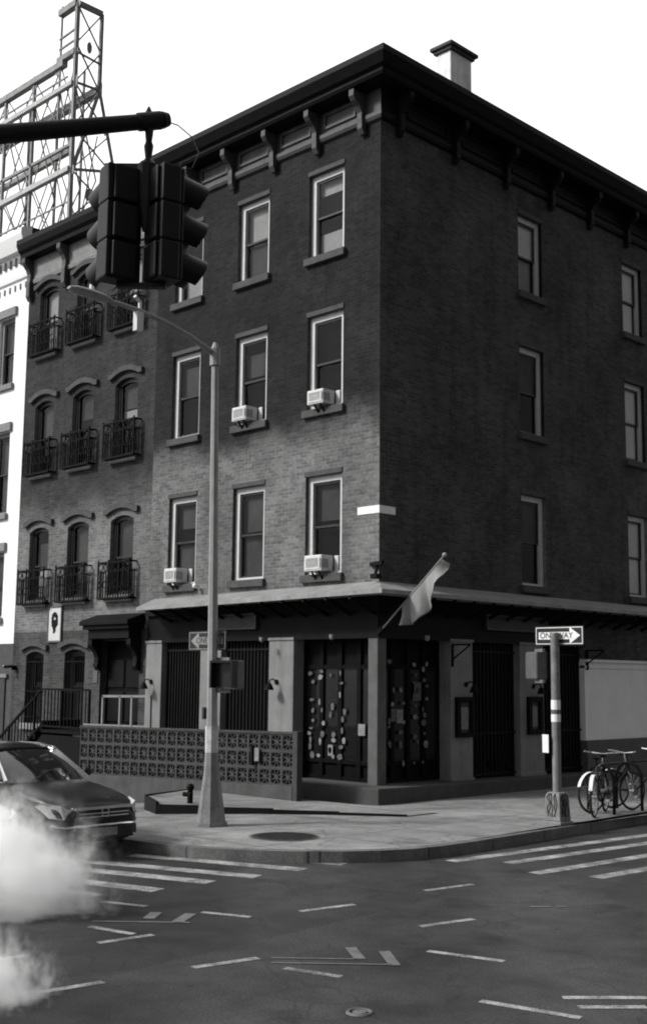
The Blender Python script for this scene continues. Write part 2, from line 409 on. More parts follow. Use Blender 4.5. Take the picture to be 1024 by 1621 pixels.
# small round valve cover in the foreground road and the big cover on the pavement
t = thing('valve_cover', 'small pale round valve cover set in the asphalt at the bottom edge', 'valve cover', (9.22, -10.32, 0))
mb = MB(); mb.torus((9.22, -10.32, .003), (0, 0, 1), .085, .014, 28, 6); mb.build('rim', M['paint_faint'], t)
mb = MB(); mb.disc((9.22, -10.32, -.01), (0, 0, 1), .05, .022, 20); mb.build('lid', M['paint_faint'], t)
t = thing('manhole_cover', 'large dark round iron cover in the pavement beside the lamp post', 'manhole cover', (2.74, -4.96, SW))
mb = MB(); mb.disc((2.74, -4.96, SW - .02), (0, 0, 1), .50, .026, 40); mb.build('rim', M['kerb'], t)
mb = MB(); mb.disc((2.74, -4.96, SW), (0, 0, 1), .46, .012, 40)
for i in range(-4, 5):
    L = math.sqrt(max(.0, .40 ** 2 - (i * .09) ** 2))
    mb.box(2.74 + i * .09 - .02, 2.74 + i * .09 + .02, -4.96 - L, -4.96 + L, SW + .012, SW + .018)
mb.build('lid', M['manhole'], t)

# ------------------------------------------------------------------ facades
class Face:
    """a vertical facade: u runs along it, o out of it"""
    def __init__(s, kind): s.k = kind
    def p(s, u, o, z): return Vector((u, -o, z)) if s.k == 'A' else Vector((o, u, z))
    def box(s, mb, u0, u1, o0, o1, z0, z1):
        if s.k == 'A': return mb.box(u0, u1, -o1, -o0, z0, z1)
        return mb.box(o0, o1, u0, u1, z0, z1)
FA, FB = Face('A'), Face('B')
def arch_pts(u0, u1, zs, rise, n=10):
    """segmental arch from (u0,zs) to (u1,zs)"""
    w = (u1 - u0) / 2; r = (w * w + rise * rise) / (2 * rise); cz = zs + rise - r; c = (u0 + u1) / 2
    a = math.asin(w / r)
    return [(c + r * math.sin(-a + 2 * a * i / n), cz + r * math.cos(-a + 2 * a * i / n)) for i in range(n + 1)]
def wall_with_holes(mb, F, u0, u1, z0, z1, holes, depth=.3, ends=True):
    """holes: (ua,ub,za,zb,rise)"""
    us = sorted({u0, u1} | {h[0] for h in holes} | {h[1] for h in holes}); zs = sorted({z0, z1} | {h[2] for h in holes} | {h[3] for h in holes})
    def inside(u, z): return any(h[0] < u < h[1] and h[2] < z < h[3] for h in holes)
    for i in range(len(us) - 1):
        for j in range(len(zs) - 1):
            if inside((us[i] + us[i + 1]) / 2, (zs[j] + zs[j + 1]) / 2): continue
            mb.quad(F.p(us[i], 0, zs[j]), F.p(us[i + 1], 0, zs[j]), F.p(us[i + 1], 0, zs[j + 1]), F.p(us[i], 0, zs[j + 1]))
    for ua, ub, za, zb, rise in holes:
        if rise:
            ar = arch_pts(ua, ub, zb - rise, rise)
            for (x0, y0), (x1, y1) in zip(ar, ar[1:]):
                mb.quad(F.p(x0, 0, y0), F.p(x1, 0, y1), F.p(x1, 0, zb), F.p(x0, 0, zb))
        else: ar = [(ua, zb), (ub, zb)]
        ring = [(ua, za)] + ar + [(ub, za)]
        ring = ring + [ring[0]]
        for (x0, y0), (x1, y1) in zip(ring, ring[1:]):
            mb.quad(F.p(x0, 0, y0), F.p(x1, 0, y1), F.p(x1, -depth, y1), F.p(x0, -depth, y0))

def sash_window(F, root, u0, u1, z0, z1, frame, rise=0, blind_or_glare='curtain_dark', half=None, sill=M['stone'], head=True, rec=.11, light_top=0, fw=.125):
    """window > frame, sash, pane, blind, sill, lintel"""
    w = MB()
    # frame: jambs and head as a ring
    F.box(w, u0, u0 + fw, -rec - .08, -rec + .02, z0, z1 - rise); F.box(w, u1 - fw, u1, -rec - .08, -rec + .02, z0, z1 - rise)
    F.box(w, u0 + fw, u1 - fw, -rec - .08, -rec + .02, z0, z0 + .06)
    if rise:
        ar = arch_pts(u0, u1, z1 - rise, rise); ar2 = [(u, z - fw * 1.2) for u, z in ar]
        for i in range(len(ar) - 1):
            a, b, c, d = ar[i], ar[i + 1], ar2[i + 1], ar2[i]
            w.prism([F.p(a[0], -rec - .08, a[1]), F.p(b[0], -rec - .08, b[1]), F.p(c[0], -rec - .08, c[1]), F.p(d[0], -rec - .08, d[1])], F.p(0, .1, 0))
    else: F.box(w, u0 + fw, u1 - fw, -rec - .08, -rec + .02, z1 - fw, z1)
    win = w.build('window', frame, root)
    zi0, zi1 = z0 + .06, z1 - fw * (.2 if rise else 1); a, b = u0 + fw, u1 - fw
    zm = (zi0 + zi1) / 2 if half is None else half
    s = MB(); t = .045
    for (za, zb, o) in ((zi0, zm + .02, -rec - .045), (zm - .02, zi1, -rec - .01)):
        F.box(s, a, a + t, o - .03, o, za, zb); F.box(s, b - t, b, o - .03, o, za, zb)
        F.box(s, a + t, b - t, o - .03, o, za, za + t); F.box(s, a + t, b - t, o - .03, o, zb - t, zb)
    s.build('sash', M['sash'], win)
    for za, zb, o in ((zi0 + t, zm + .02 - t, -rec - .06), (zm - .02 + t, zi1 - t, -rec - .025)):
        gmb = MB(); gmb.quad(F.p(a + t, o, za), F.p(b - t, o, za), F.p(b - t, o, zb), F.p(a + t, o, zb)); gmb.build('pane', M['glass'], win, recalc=False)
    c = MB(); c.quad(F.p(u0, -.29, z0), F.p(u1, -.29, z0), F.p(u1, -.29, z1), F.p(u0, -.29, z1)); c.build('curtain', M['curtain_dark'], win)  # black sheet painted for the darkness of the unlit room
    for (bz0, bz1, mm) in ([] if blind_or_glare == 'curtain_dark' else ([blind_or_glare] if isinstance(blind_or_glare, tuple) else blind_or_glare)):
        c = MB(); n = 14; du = (u1 - u0 - 2 * fw) / n; A0 = u0 + fw
        if True:
            nz = max(3, int((bz1 - bz0) / .06))
            for i in range(nz):
                zz = bz0 + (bz1 - bz0) * i / nz; zz2 = bz0 + (bz1 - bz0) * (i + 1) / nz
                bo = .195 if mm == 'curtain_white' else .245
                c.quad(F.p(A0, -bo, zz), F.p(A0 + n * du, -bo, zz), F.p(A0 + n * du, -bo + .01, zz2), F.p(A0, -bo + .01, zz2))
        c.build('blind', M[mm], win)  # blinds, and white panels painted for reflected sky
    if sill:
        s = MB(); F.box(s, u0 - .07, u1 + .07, -.12, .09, z0 - .16, z0 - .002); s.build('sill', sill, win, bevel=.012)
    if head:
        s = MB(); F.box(s, u0 - .02, u1 + .02, -.10, .025, z1 - .002, z1 + .10); s.build('lintel', M['stone'], win, bevel=.008)
    return win

# ------------------------------------------------------------------ corner building
cb = thing('corner_brick_building', 'four storey dark brick corner building with heavy bracketed cornice and black shopfront', 'building', (-3.5, 5, SW))
XL = -7.2; YB = 13.0
cols_A = [(-2.03, -1.0), (-4.29, -3.27), (-6.54, -5.53)]
rows = [(4.42, 6.43), (7.81, 9.80), (11.06, 12.88)]
holes_A = [(u0, u1, z0, z1, 0) for u0, u1 in cols_A for z0, z1 in rows]
cols_B = [(4.62, 5.54), (9.05, 9.97)]
holes_B = [(u0, u1, z0, z1, 0) for u0, u1 in cols_B for z0, z1 in rows]
mb = MB()
wall_with_holes(mb, FA, XL, 0, 3.95, 13.6, holes_A)
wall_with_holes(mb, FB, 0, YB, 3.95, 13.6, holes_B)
mb.quad((XL, 0, 3.95), (XL, YB, 3.95), (XL, YB, 14.4), (XL, 0, 14.4))
mb.quad((XL, YB, 0), (0, YB, 0), (0, YB, 14.4), (XL, YB, 14.4))
FB.box(mb, 6.95, YB, -.3, -.001, 2.86, 3.95)
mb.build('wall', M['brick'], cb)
mb = MB(); mb.quad((XL, .3, 14.3), (-.3, .3, 14.3), (-.3, YB, 14.3), (XL, YB, 14.3)); roof = mb.build('roof', M['roof'], cb)
# cornice: one profile mitred round the corner
prof = [(0, 13.50), (.06, 13.52), (.09, 13.58), (.09, 13.66), (.035, 13.70), (.035, 14.16), (.42, 14.18), (.46, 14.24), (.46, 14.30), (.54, 14.34), (.60, 14.44), (.65, 14.52), (.65, 14.64), (0, 14.70)]
def cornice(pr, path_fn, n): 
    mb = MB(); vs = []; 
    for s_ in range(n):
        for o, z in pr: vs.append(path_fn(s_, o, z))
    k = len(pr); fs = [(s_ * k + i, s_ * k + i + 1, (s_ + 1) * k + i + 1, (s_ + 1) * k + i) for s_ in range(n - 1) for i in range(k - 1)]
    fs += [tuple(range(k)), tuple(range((n - 1) * k, n * k))]
    return mb.add(vs, fs)
def pth(s_, o, z):
    return [(XL, -o, z), (o, -o, z), (o, YB, z)][s_]
up = [p for p in prof if True]
cor = cornice(prof[5:], pth, 3).build('cornice', M['cornice'], cb)
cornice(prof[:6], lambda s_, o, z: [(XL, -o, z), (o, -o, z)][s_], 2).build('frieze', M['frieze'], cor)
cornice(prof[:6], lambda s_, o, z: [(o, -o, z), (o, YB, z)][s_], 2).build('frieze', M['cornice'], cor)  # right face frieze, brackets and panels: shade put into the colour
mbp = MB()
br_A = [-.44, -1.75, -3.08, -4.45, -5.8, -6.95]
def corbel(F, u, zt=14.15, zb=13.28, out=.38, w=.14):
    pts = [(.0, zt), (out, zt), (out, zt - .14), (out - .06, zt - .22), (out * .55, zt - .30), (out * .36, zt - .42), (out * .36, zt - .55), (.13, zt - .66), (.13, zb + .12), (.06, zb), (0, zb)]
    m = MB(); m.prism([F.p(u - w / 2, o + .03, z) for o, z in pts], F.p(w, 0, 0) - F.p(0, 0, 0)); return m
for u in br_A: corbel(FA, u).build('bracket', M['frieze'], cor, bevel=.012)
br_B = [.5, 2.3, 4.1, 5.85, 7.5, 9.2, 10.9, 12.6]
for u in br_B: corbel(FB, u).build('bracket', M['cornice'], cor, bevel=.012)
for a, b in zip(br_A, br_A[1:]):   # raised frieze panels
    u0, u1 = b + .2, a - .2
    m = MB()
    for (x0, x1, z0, z1) in ((u0, u1, 13.76, 13.81), (u0, u1, 14.04, 14.09), (u0, u0 + .05, 13.81, 14.04), (u1 - .05, u1, 13.81, 14.04)): FA.box(m, x0, x1, .036, .075, z0, z1)
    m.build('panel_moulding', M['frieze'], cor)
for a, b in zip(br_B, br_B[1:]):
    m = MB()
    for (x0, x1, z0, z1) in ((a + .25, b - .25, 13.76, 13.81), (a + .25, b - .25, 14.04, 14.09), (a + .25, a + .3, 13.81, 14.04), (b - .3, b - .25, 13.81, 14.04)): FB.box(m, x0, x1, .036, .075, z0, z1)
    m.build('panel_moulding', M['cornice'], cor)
# chimney
ch = MB(); ch.box(-1.42, -1.0, 3.48, 4.26, 14.2, 16.78); ch.build('chimney', M['chimney'], roof, bevel=.02)
cp = MB(); cp.box(-1.48, -.94, 3.42, 4.32, 16.78, 16.86); cp.box(-1.54, -.88, 3.36, 4.38, 16.86, 16.95); cp.build('chimney_cap', M['cap'], roof, bevel=.02)
# upper windows of the corner building
L, D, G = 'curtain_light', 'curtain_dark', 'curtain_mid'
for ci, (u0, u1) in enumerate(cols_A):
    for ri, (z0, z1) in enumerate(rows):
        zm = (z0 + z1) / 2
        bl = {(0, 0): (zm + .1, z1, G), (0, 1): D, (0, 2): [(z1 - .42, z1, L), (z0, z0 + .55, L)],
              (1, 0): [(zm + .05, z1, G), (z0, zm - .05, G)], (1, 1): (zm + .1, zm + .6, G), (1, 2): [(zm, z1, L), (z0, zm - .02, G)],
              (2, 0): [(zm + .3, z1, G), (z0, zm - .1, G)], (2, 1): (zm + .05, z1 - .3, G), (2, 2): [(z0, zm, L)]}[(ci, ri)]
        if isinstance(bl, tuple): bl = [bl]
        sash_window(FA, cb, u0, u1, z0, z1, M['white_frame'], blind_or_glare=bl)
for ci, (u0, u1) in enumerate(cols_B):
    for ri, (z0, z1) in enumerate(rows):
        zm = (z0 + z1) / 2
        WH = 'curtain_white'
        bl = {2: [(zm, z1, WH), (z0, zm - .03, L)], 1: [(zm, z1, G)], 0: [(zm - .1, z1, G)]}[ri] if ci == 0 else [(zm, z1, WH), (z0, zm - .03, WH)] if ri == 2 else [(z0, z1, WH)]
        sash_window(FB, cb, u0, u1, z0, z1, M['white_frame'], blind_or_glare=bl)
# ---- shopfront
ZF0, ZF1 = 3.18, 3.95
mb = MB()
FA.box(mb, XL, 0, -.35, .02, ZF0, ZF1); FB.box(mb, 0.0, 6.95, -.35, .02, ZF0, ZF1)
FA.box(mb, XL, .06, .02, .06, ZF0 - .05, ZF0 + .06); FB.box(mb, -.02, 6.95, .02, .06, ZF0 - .05, ZF0 + .06)
FA.box(mb, XL, .1, .02, .10, 3.74, 3.94); FB.box(mb, -.02, YB, .02, .10, 3.74, 3.94)
fas = mb.build('shop_fascia', M['fascia'], cb)
# awning roof: a shallow sloping lead ledge round the corner with a hipped left end
mb = MB(); o = .75; zi, ze = 4.21, 3.985
xl0 = -6.66
mb.add([(xl0 - .35, 0, zi - .07), (0, 0, zi), (0, YB, zi), (xl0, -o, ze - .09), (o, -o, ze), (o, YB, ze), (xl0, -o, ze - .16), (o, -o, ze - .075), (o, YB, ze - .075), (xl0 - .35, 0, ze - .12), (0, 0, ze - .05), (0, YB, ze - .05)],
       [(0, 1, 4, 3), (1, 2, 5, 4), (3, 4, 7, 6), (4, 5, 8, 7), (6, 7, 10, 9), (7, 8, 11, 10), (0, 3, 6, 9), (2, 11, 8, 5)])
aw = mb.build('awning_roof', M['awning'], cb)
mb = MB()
for i in range(11):
    u = -6.3 + i * .62
    mb = MB(); mb.bar((u, -.02, 3.60), (u, -o + .04, 3.86), .05, .06); mb.build('awning_rafter', M['fascia'], aw)
for i in range(20):
    u = .2 + i * .62
    mb = MB(); mb.bar((.02, u, 3.60), (o - .04, u, 3.88), .05, .06); mb.build('awning_rafter', M['fascia'], aw)
# signboards on the fascia
for F, u0, u1, z0, z1 in ((FA, -4.92, -3.38, 3.37, 3.70), (FB, 3.23, 5.39, 3.40, 3.72)):
    m = MB(); F.box(m, u0, u1, .02, .09, z0, z1); s_ = m.build('signboard', M['signboard'], cb, bevel=.008)
    m = MB()
    for (x0, x1, a, b) in ((u0, u1, z0, z0 + .03), (u0, u1, z1 - .03, z1), (u0, u0 + .03, z0 + .03, z1 - .03), (u1 - .03, u1, z0 + .03, z1 - .03)): F.box(m, x0, x1, .09, .105, a, b)
    m.build('frame', M['post'], s_)
# pilasters
for F, u0, u1, zb in ((FA, -7.18, -6.60, -.9), (FA, -5.22, -4.52, -.6), (FA, -3.0, -2.27, -.3), (FB, 2.08, 2.79, .26), (FB, 4.42, 5.30, .26)):
    m = MB(); F.box(m, u0, u1, -.3, .05, zb, 3.12); pl = m.build('pilaster', M['pilaster'], cb, bevel=.015)
    m = MB(); F.box(m, u0 - .02, u1 + .02, -.3, .075, 3.12, 3.179); m.build('capital', M['pilaster'], pl, bevel=.01)
    m = MB(); F.box(m, u0 - .02, u1 + .02, -.2, .075, zb, zb + (.16 if F is FB else 1.0)); m.build('pilaster_base', M['pilaster'], pl, bevel=.01)
# brick corner post
m = MB(); m.box(-.23, .02, -.05, .2, .3, 3.18); m.build('corner_post', M['post'], cb, bevel=.02)
# base and step
m = MB()
m.prism([(-2.35, -.52, .40), (.48, -.52, .40), (.48, 7.0, .33), (-.29, 7.0, .33), (-.29, .3, .40), (-2.35, .3, .40)], (0, 0, -.9))
m.build('doorstep', M['concrete'], cb, bevel=.02)
m = MB(); FA.box(m, XL, -2.36, -.3, .04, -1.2, .62); m.build('plinth', M['concrete'], cb)
# white painted right hand shop wall over dark base
m = MB(); FB.box(m, 6.95, YB, -.3, .03, 1.03, 2.80); ww = m.build('painted_wall', M['white_wall'], cb)
m = MB(); FB.box(m, 6.95, YB, -.3, .07, -.3, 1.028); m.build('painted_wall_base', M['post'], cb)
m = MB(); FB.box(m, 6.95, YB, -.1, .10, 2.80, 2.86); FB.box(m, 6.95, YB, -.1, .06, 2.66, 2.72); m.build('wall_moulding', M['white_wall'], ww)
# folding gates / shutters behind iron bars
def gate(F, u0, u1, z0, z1, n, rec=.12):
    m = MB(); F.box(m, u0, u1, -rec - .05, -rec, z0, z1); gt = m.build('shutter', M['dark_wood'], cb)
    m = MB()
    for i in range(n):
        u = u0 + (u1 - u0) * (i + .5) / n; F.box(m, u - .018, u + .018, -rec, -rec + .03, z0, z1)
    for z in (z0 + .12, z0 + (z1 - z0) * .33, z1 - .25): F.box(m, u0, u1, -rec + .03, -rec + .045, z, z + .04)
    m.build('gate_bars', M['gate'], gt)
    m = MB(); k = max(3, n // 3)
    for i in range(k):
        u = u0 + (u1 - u0) * (i + .5) / k; m.torus(F.p(u, -rec + .035, z0 + .33), F.p(0, 1, 0), .1, .012, 16, 5)
    m.build('gate_scroll', M['gate'], gt)
gate(FA, -6.60, -5.22, -.9, 3.18, 14); gate(FA, -4.52, -3.0, -.9, 3.18, 14)
gate(FB, 2.79, 4.42, .3, 3.18, 13); gate(FB, 5.30, 6.95, .3, 3.18, 13)
# entrance doors either side of the corner post, plastered with stickers
def doors(F, u0, u1, leaves):
    m = MB(); F.box(m, u0, u1, -.34, -.30, .4, 3.18); dr = m.build('door', M['dark_wood'], cb)
    m = MB(); n = leaves
    for i in range(n + 1):
        u = u0 + (u1 - u0) * i / n; F.box(m, max(u0, u - .05), min(u1, u + .05), -.30, -.24, .4, 3.18)
    for z in (.4, .72, 2.55, 3.1):
        for i in range(n): F.box(m, u0 + (u1 - u0) * i / n + .05, u0 + (u1 - u0) * (i + 1) / n - .05, -.30, -.25, z, z + .08)
    m.build('door_frame', M['dark_wood'], dr)
    for i in range(n):
        m = MB(); a = u0 + (u1 - u0) * i / n + .05; b = u0 + (u1 - u0) * (i + 1) / n - .05
        m.quad(F.p(a, -.285, .8), F.p(b, -.285, .8), F.p(b, -.285, 2.55), F.p(a, -.285, 2.55)); m.build('door_glass', M['car_glass'], dr)
    return dr
dA = doors(FA, -2.27, -.23, 4); dB = doors(FB, .2, 2.08, 4)
rnd = random.Random(5)
def sticker(F, dr, u, z, w, h, ang=0, m_='paper'):
    m = MB(); n = 9; pts = []
    for i in range(n):
        t = 2 * PI * i / n; rr = 1 + rnd.uniform(-.25, .12)
        pts.append((u + math.cos(t + ang) * w / 2 * rr, z + math.sin(t + ang) * h / 2 * rr))
    m.prism([F.p(a, -.236, b) for a, b in pts], F.p(0, .004, 0)); m.build('sticker', M[m_], dr)
M['paper_dim'] = mat('faded_paper', .10, .85, .4, 12, 60, 0)
M['paper_mid'] = mat('worn_paper', .20, .85, .4, 12, 60, 0)
for uc in (-2.02, -1.75, -1.45, -1.18):
    z = .85
    while z < 2.55:
        if rnd.random() < .8: sticker(FA, dA, uc + rnd.uniform(-.07, .07), z, rnd.uniform(.05, .16), rnd.uniform(.05, .16), rnd.random(), rnd.choice(['paper_dim', 'paper_mid', 'paper_dim']))
        z += rnd.uniform(.10, .22)
for uc in (.62, .95, 1.35, 1.62):
    z = .75
    while z < 2.7:
        if rnd.random() < (.55 if uc < 1.2 else .75): sticker(FB, dB, uc + rnd.uniform(-.07, .07), z, rnd.uniform(.05, .15), rnd.uniform(.05, .17), rnd.random(), rnd.choice(['paper_dim', 'paper_mid', 'paper_dim']))
        z += rnd.uniform(.10, .24)
def notice(F, dr, u0, u1, z0, z1, mm='paper_mid'):
    m = MB(); F.box(m, u0, u1, -.24, -.232, z0, z1); m.build('notice', M[mm], dr)
notice(FA, dA, -.74, -.56, 1.28, 1.5); notice(FA, dA, -1.55, -1.42, .86, 1.07); notice(FA, dA, -.42, -.26, 1.55, 1.8, 'paper_dim')
notice(FB, dB, .78, .96, 1.52, 1.78); notice(FB, dB, .62, .76, 1.55, 1.8, 'paper_dim'); notice(FB, dB, 1.3, 1.5, 1.95, 2.3, 'paper_dim')
# gooseneck wall lamps
def wall_lamp(F, u, z):
    m = MB(); p0 = F.p(u, .05, z); m.tube([F.p(u, .05, z), F.p(u, .16, z + .06), F.p(u, .24, z + .04), F.p(u, .26, z - .03)], .014, 8)
    m.disc(F.p(u, .05, z), F.p(0, 1, 0), .055, .02, 14); l = m.build('wall_lamp', M['iron'], cb, smooth=True)
    m = MB(); m.tube([F.p(u, .26, z - .02), F.p(u, .26, z - .06), F.p(u, .26, z - .16)], [.03, .06, .10], 14); m.build('lamp_shade', M['iron'], l, smooth=True)
wall_lamp(FA, -6.95, 2.25); wall_lamp(FA, -2.75, 2.28); wall_lamp(FB, 2.56, 2.27); wall_lamp(FB, 4.9, 2.24)
# framed menu cases on the right hand pilasters
for u0, u1 in ((2.20, 2.77), (4.64, 5.17)):
    m = MB(); z0, z1 = 1.22, 2.02; F = FB
    for (a, b, c, d) in ((u0, u1, z0, z0 + .1), (u0, u1, z1 - .1, z1), (u0, u0 + .12, z0 + .1, z1 - .1), (u1 - .12, u1, z0 + .1, z1 - .1)): F.box(m, a, b, .05, .13, c, d)
    mc = m.build('menu_case', M['dark_wood'], cb, bevel=.01)
    m = MB(); F.box(m, u0 + .12, u1 - .12, .052, .075, z0 + .1, z1 - .1); m.build('menu', M['signboard'], mc)
    m = MB(); F.box(m, u0 + .17, u1 - .17, .076, .08, z0 + .16, z1 - .2); m.build('menu_sheet', M['paper_mid'], mc)
# iron sign brackets at the pilaster tops
for u in (2.12, 7.02):
    m = MB(); m.bar((.06, u, 3.08), (.06, u, 2.62), .05); m.bar((.06, u, 3.06), (.50, u + .02, 3.06), .035); m.bar((.06, u, 2.76), (.50, u + .02, 3.05), .025); m.build('sign_bracket', M['iron'], cb)
# white plate wrapping the brick corner, security camera, floodlight
m = MB(); m.prism([(-.56, -.015, 5.52), (.015, -.015, 5.52), (.015, .45, 5.52), (.002, .45, 5.52), (.002, -.002, 5.52), (-.56, -.002, 5.52)], (0, 0, .15)); m.build('corner_plate', M['white'], cb)
m = MB(); m.bar((-.2, -.02, 4.53), (.32, -.25, 4.53), .05, .07); m.tube([(.02, -.05, 4.53), (.02, -.12, 4.35), (.05, -.15, 4.26)], .03, 8); m.box(-.03, .13, -.22, -.08, 4.24, 4.33); m.build('security_camera', M['iron'], cb)
m = MB(); m.sphere((-5.36, -.14, 4.36), .055); m.tube([(-5.36, 0, 4.3), (-5.36, -.1, 4.33)], .02, 8); m.build('floodlight', M['white'], cb, smooth=True)
for p in ((-2.9, -.35, 3.12), (-.9, -.35, 3.14), (.35, 1.0, 3.14)):
    m = MB(); m.disc((p[0], p[1], p[2]), (0, 0, 1), .05, .06, 12); m.sphere((p[0], p[1], p[2]), .045); m.build('soffit_lamp', M['paper_mid'], cb, smooth=True)

# ---- window air conditioners (each sits in a window)
def air_con(u0, u1, z0, h, label):
    t = thing('window_air_conditioner', label, 'air conditioner', FA.p((u0 + u1) / 2, 0, z0), group='air conditioners in the corner building windows')
    m = MB(); FA.box(m, u0, u1, -.12, .22, z0 + .02, z0 + h); m.build('case', M['ac'], t, bevel=.02)
    m = MB()
    for (a, b, c, d) in ((u0 + .04, u1 - .04, z0 + .06, z0 + .09), (u0 + .04, u1 - .04, z0 + h - .07, z0 + h - .04), (u0 + .04, u0 + .07, z0 + .09, z0 + h - .07), (u1 - .07, u1 - .04, z0 + .09, z0 + h - .07)): FA.box(m, a, b, .22, .232, c, d)
    m.build('grille_frame', M['ac'], t)
    m = MB()
    n = 9
    for i in range(n):
        z = z0 + .1 + (h - .19) * i / (n - 1); FA.box(m, u0 + .07, u1 - .07, .22, .226, z - .008, z + .008)
    m.build('grille', M['ac_grille'], t)
    m = MB()
    for k in range(6): m.box(u1, u1 + .004, -.25 + k * .04, -.235 + k * .04, z0 + .08, z0 + h - .08)
    m.build('side_vent', M['sash'], t)
    m = MB(); m.bar(FA.p(u0 + .2, .03, z0 - .2), FA.p(u0 + .2, .20, z0 + .02), .03); m.build('support', M['iron'], t)
    m = MB(); m.bar(FA.p(u1 - .1, .03, z0 - .2), FA.p(u1 - .1, .20, z0 + .02), .03); m.build('support', M['iron'], t)
    m = MB(); FA.box(m, u1 + .01, -1 + u1 + 1.12, -.17, -.14, z0 + .02, z0 + h); m.build('side_panel', M['white_frame'], t)
air_con(-1.83, -1.34, 4.45, .34, 'white air conditioner in the second floor window nearest the brick corner, above the shop roof')
air_con(-1.80, -1.34, 7.84, .32, 'pale air conditioner in the third floor window nearest the brick corner')
air_con(-4.14, -3.68, 7.84, .33, 'pale air conditioner in the middle third floor window of the corner building')
air_con(-6.38, -5.94, 4.45, .34, 'bright white air conditioner in the second floor window left of the lamp post')

# ---- flag at the corner
t = thing('flag', 'pale limp flag on an angled pole jutting from the corner shopfront', 'flag', (.06, -.06, 3.35))
p0 = Vector((.10, -.06, 3.26)); p1 = Vector((1.62, -.02, 4.60))
m = MB(); m.tube([p0, p1], [.018, .014], 8); m.sphere(p1, .045); m.build('pole', M['steel'], t, smooth=True)
m = MB(); m.bar((.02, -.06, 3.2), (.16, -.06, 3.31), .09, .09); m.build('socket', M['iron'], t)
m = MB(); nu, nv = 22, 16; vs = []
d = (p1 - p0)
for i in range(nu + 1):
    a = i / nu
    top = p0 + d * (.96 - .62 * a)
    for j in range(nv + 1):
        b = j / nv; ln = .10 + .62 * (a ** .75) if a < .55 else .10 + .62 * .55 ** .75 * (1 - .10 * (a - .55))
        ln = .08 + .54 * math.sin(min(1, a * 1.4) * PI / 2) * (1 - .5 * max(0, a - .6) / .4)
        fold = .11 * b * math.sin(a * 15 + 1.4 * b) + .04 * b * math.sin(a * 31)
        vs.append((top.x + .10 * b * (1 - a), top.y + fold, top.z - ln * b - .02))
fs = [(i * (nv + 1) + j, (i + 1) * (nv + 1) + j, (i + 1) * (nv + 1) + j + 1, i * (nv + 1) + j + 1) for i in range(nu) for j in range(nv)]
m.add(vs, fs); fo = m.build('cloth', M['flag'], t, smooth=True)
so = fo.modifiers.new('s', 'SOLIDIFY'); so.thickness = .004

# ------------------------------------------------------------------ row house with arched windows
rh = thing('arched_window_row_house', 'grey brick row house with arched windows, iron window guards and bracketed cornice', 'building', (-10, 5, zg(-10) + SW))
X0, X1 = -13.08, XL - .004
acol = [(-12.50, -11.58), (-10.70, -9.76), (-8.83, -7.89)]
arow = [(4.30, 6.22, .12), (7.68, 9.62, .13), (10.95, 12.78, .13)]
holes = [(a, b, z0, z1, r) for a, b in acol for z0, z1, r in arow] + [(-12.41, -11.58, 1.15, 2.98, .10), (-10.62, -9.72, 1.15, 3.02, .10), (-9.06, -7.49, -1.2, 3.2, 0)]
mb = MB(); wall_with_holes(mb, FA, X0, X1, -2.0, 13.4, holes)
mb.quad((X0, 0, -2), (X0, 12, -2), (X0, 12, 13.9), (X0, 0, 13.9)); mb.quad((X1, .01, -2), (X1, 12, -2), (X1, 12, 13.9), (X1, .01, 13.9))
mb.build('wall', M['brick_left'], rh)
mb = MB(); mb.quad((X0, .2, 13.88), (X1, .2, 13.88), (X1, 12, 13.88), (X0, 12, 13.88)); mb.build('roof', M['roof'], rh)
pr2 = [(0, 13.02), (.05, 13.04), (.07, 13.14), (.03, 13.18), (.03, 13.72), (.30, 13.74), (.32, 13.84), (.40, 13.92), (.46, 14.08), (.46, 14.22), (0, 14.26)]
co2 = cornice(pr2[4:], lambda s_, o, z: [(X0 - .02, -o, z), (X1, -o, z)][s_], 2).build('cornice', M['cornice'], rh)
cornice(pr2[:5], lambda s_, o, z: [(X0, -o, z), (X1, -o, z)][s_], 2).build('frieze', M['stone_light'], co2)
for u in (-12.93, -11.2, -9.25, -7.4): corbel(FA, u, 13.72, 12.55, .30, .17).build('bracket', M['frieze'], co2, bevel=.012)
def hood(F, root, u0, u1, zs, rise, mm, out=.09, th=.13, gap=.16):
    ar = arch_pts(u0 - .10, u1 + .10, zs + gap, rise * 1.1, 12); m = MB()
    a0 = ar[0]; ar = [(a0[0] - .12, a0[1] - .005)] + ar + [(ar[-1][0] + .12, ar[-1][1] - .005)]
    for (x0, y0), (x1, y1) in zip(ar, ar[1:]):
        m.prism([F.p(x0, 0.0, y0), F.p(x1, 0.0, y1), F.p(x1, 0.0, y1 + th), F.p(x0, 0.0, y0 + th)], F.p(0, out, 0))
    return m.build('window_hood', mm, root)
for ci, (a, b) in enumerate(acol):
    for ri, (z0, z1, r) in enumerate(arow):
        zm = (z0 + z1) / 2 - .05
        bl = {(0, 2): [(z0, z1 - .1, L)], (0, 0): [(z0, zm, L), (zm, zm + .6, G)], (1, 0): [(z0, zm, G), (zm, z1, G)], (2, 0): [(zm - .1, z1, G)],
              (1, 1): [(zm + .3, z1, G)], (2, 1): [(zm, zm + .25, L), (zm + .3, z1 - .2, G)], (0, 1): [(zm + .1, z1, G)], (1, 2): D, (2, 2): [(zm, z1, L)]}[(ci, ri)]
        w = sash_window(FA, rh, a, b, z0, z1, M['dark_frame'], rise=r, blind_or_glare=bl, half=zm, sill=M['stone_light'], head=False, rec=.12, fw=.08)
        hood(FA, w, a, b, z1 - r, r, M['stone'])
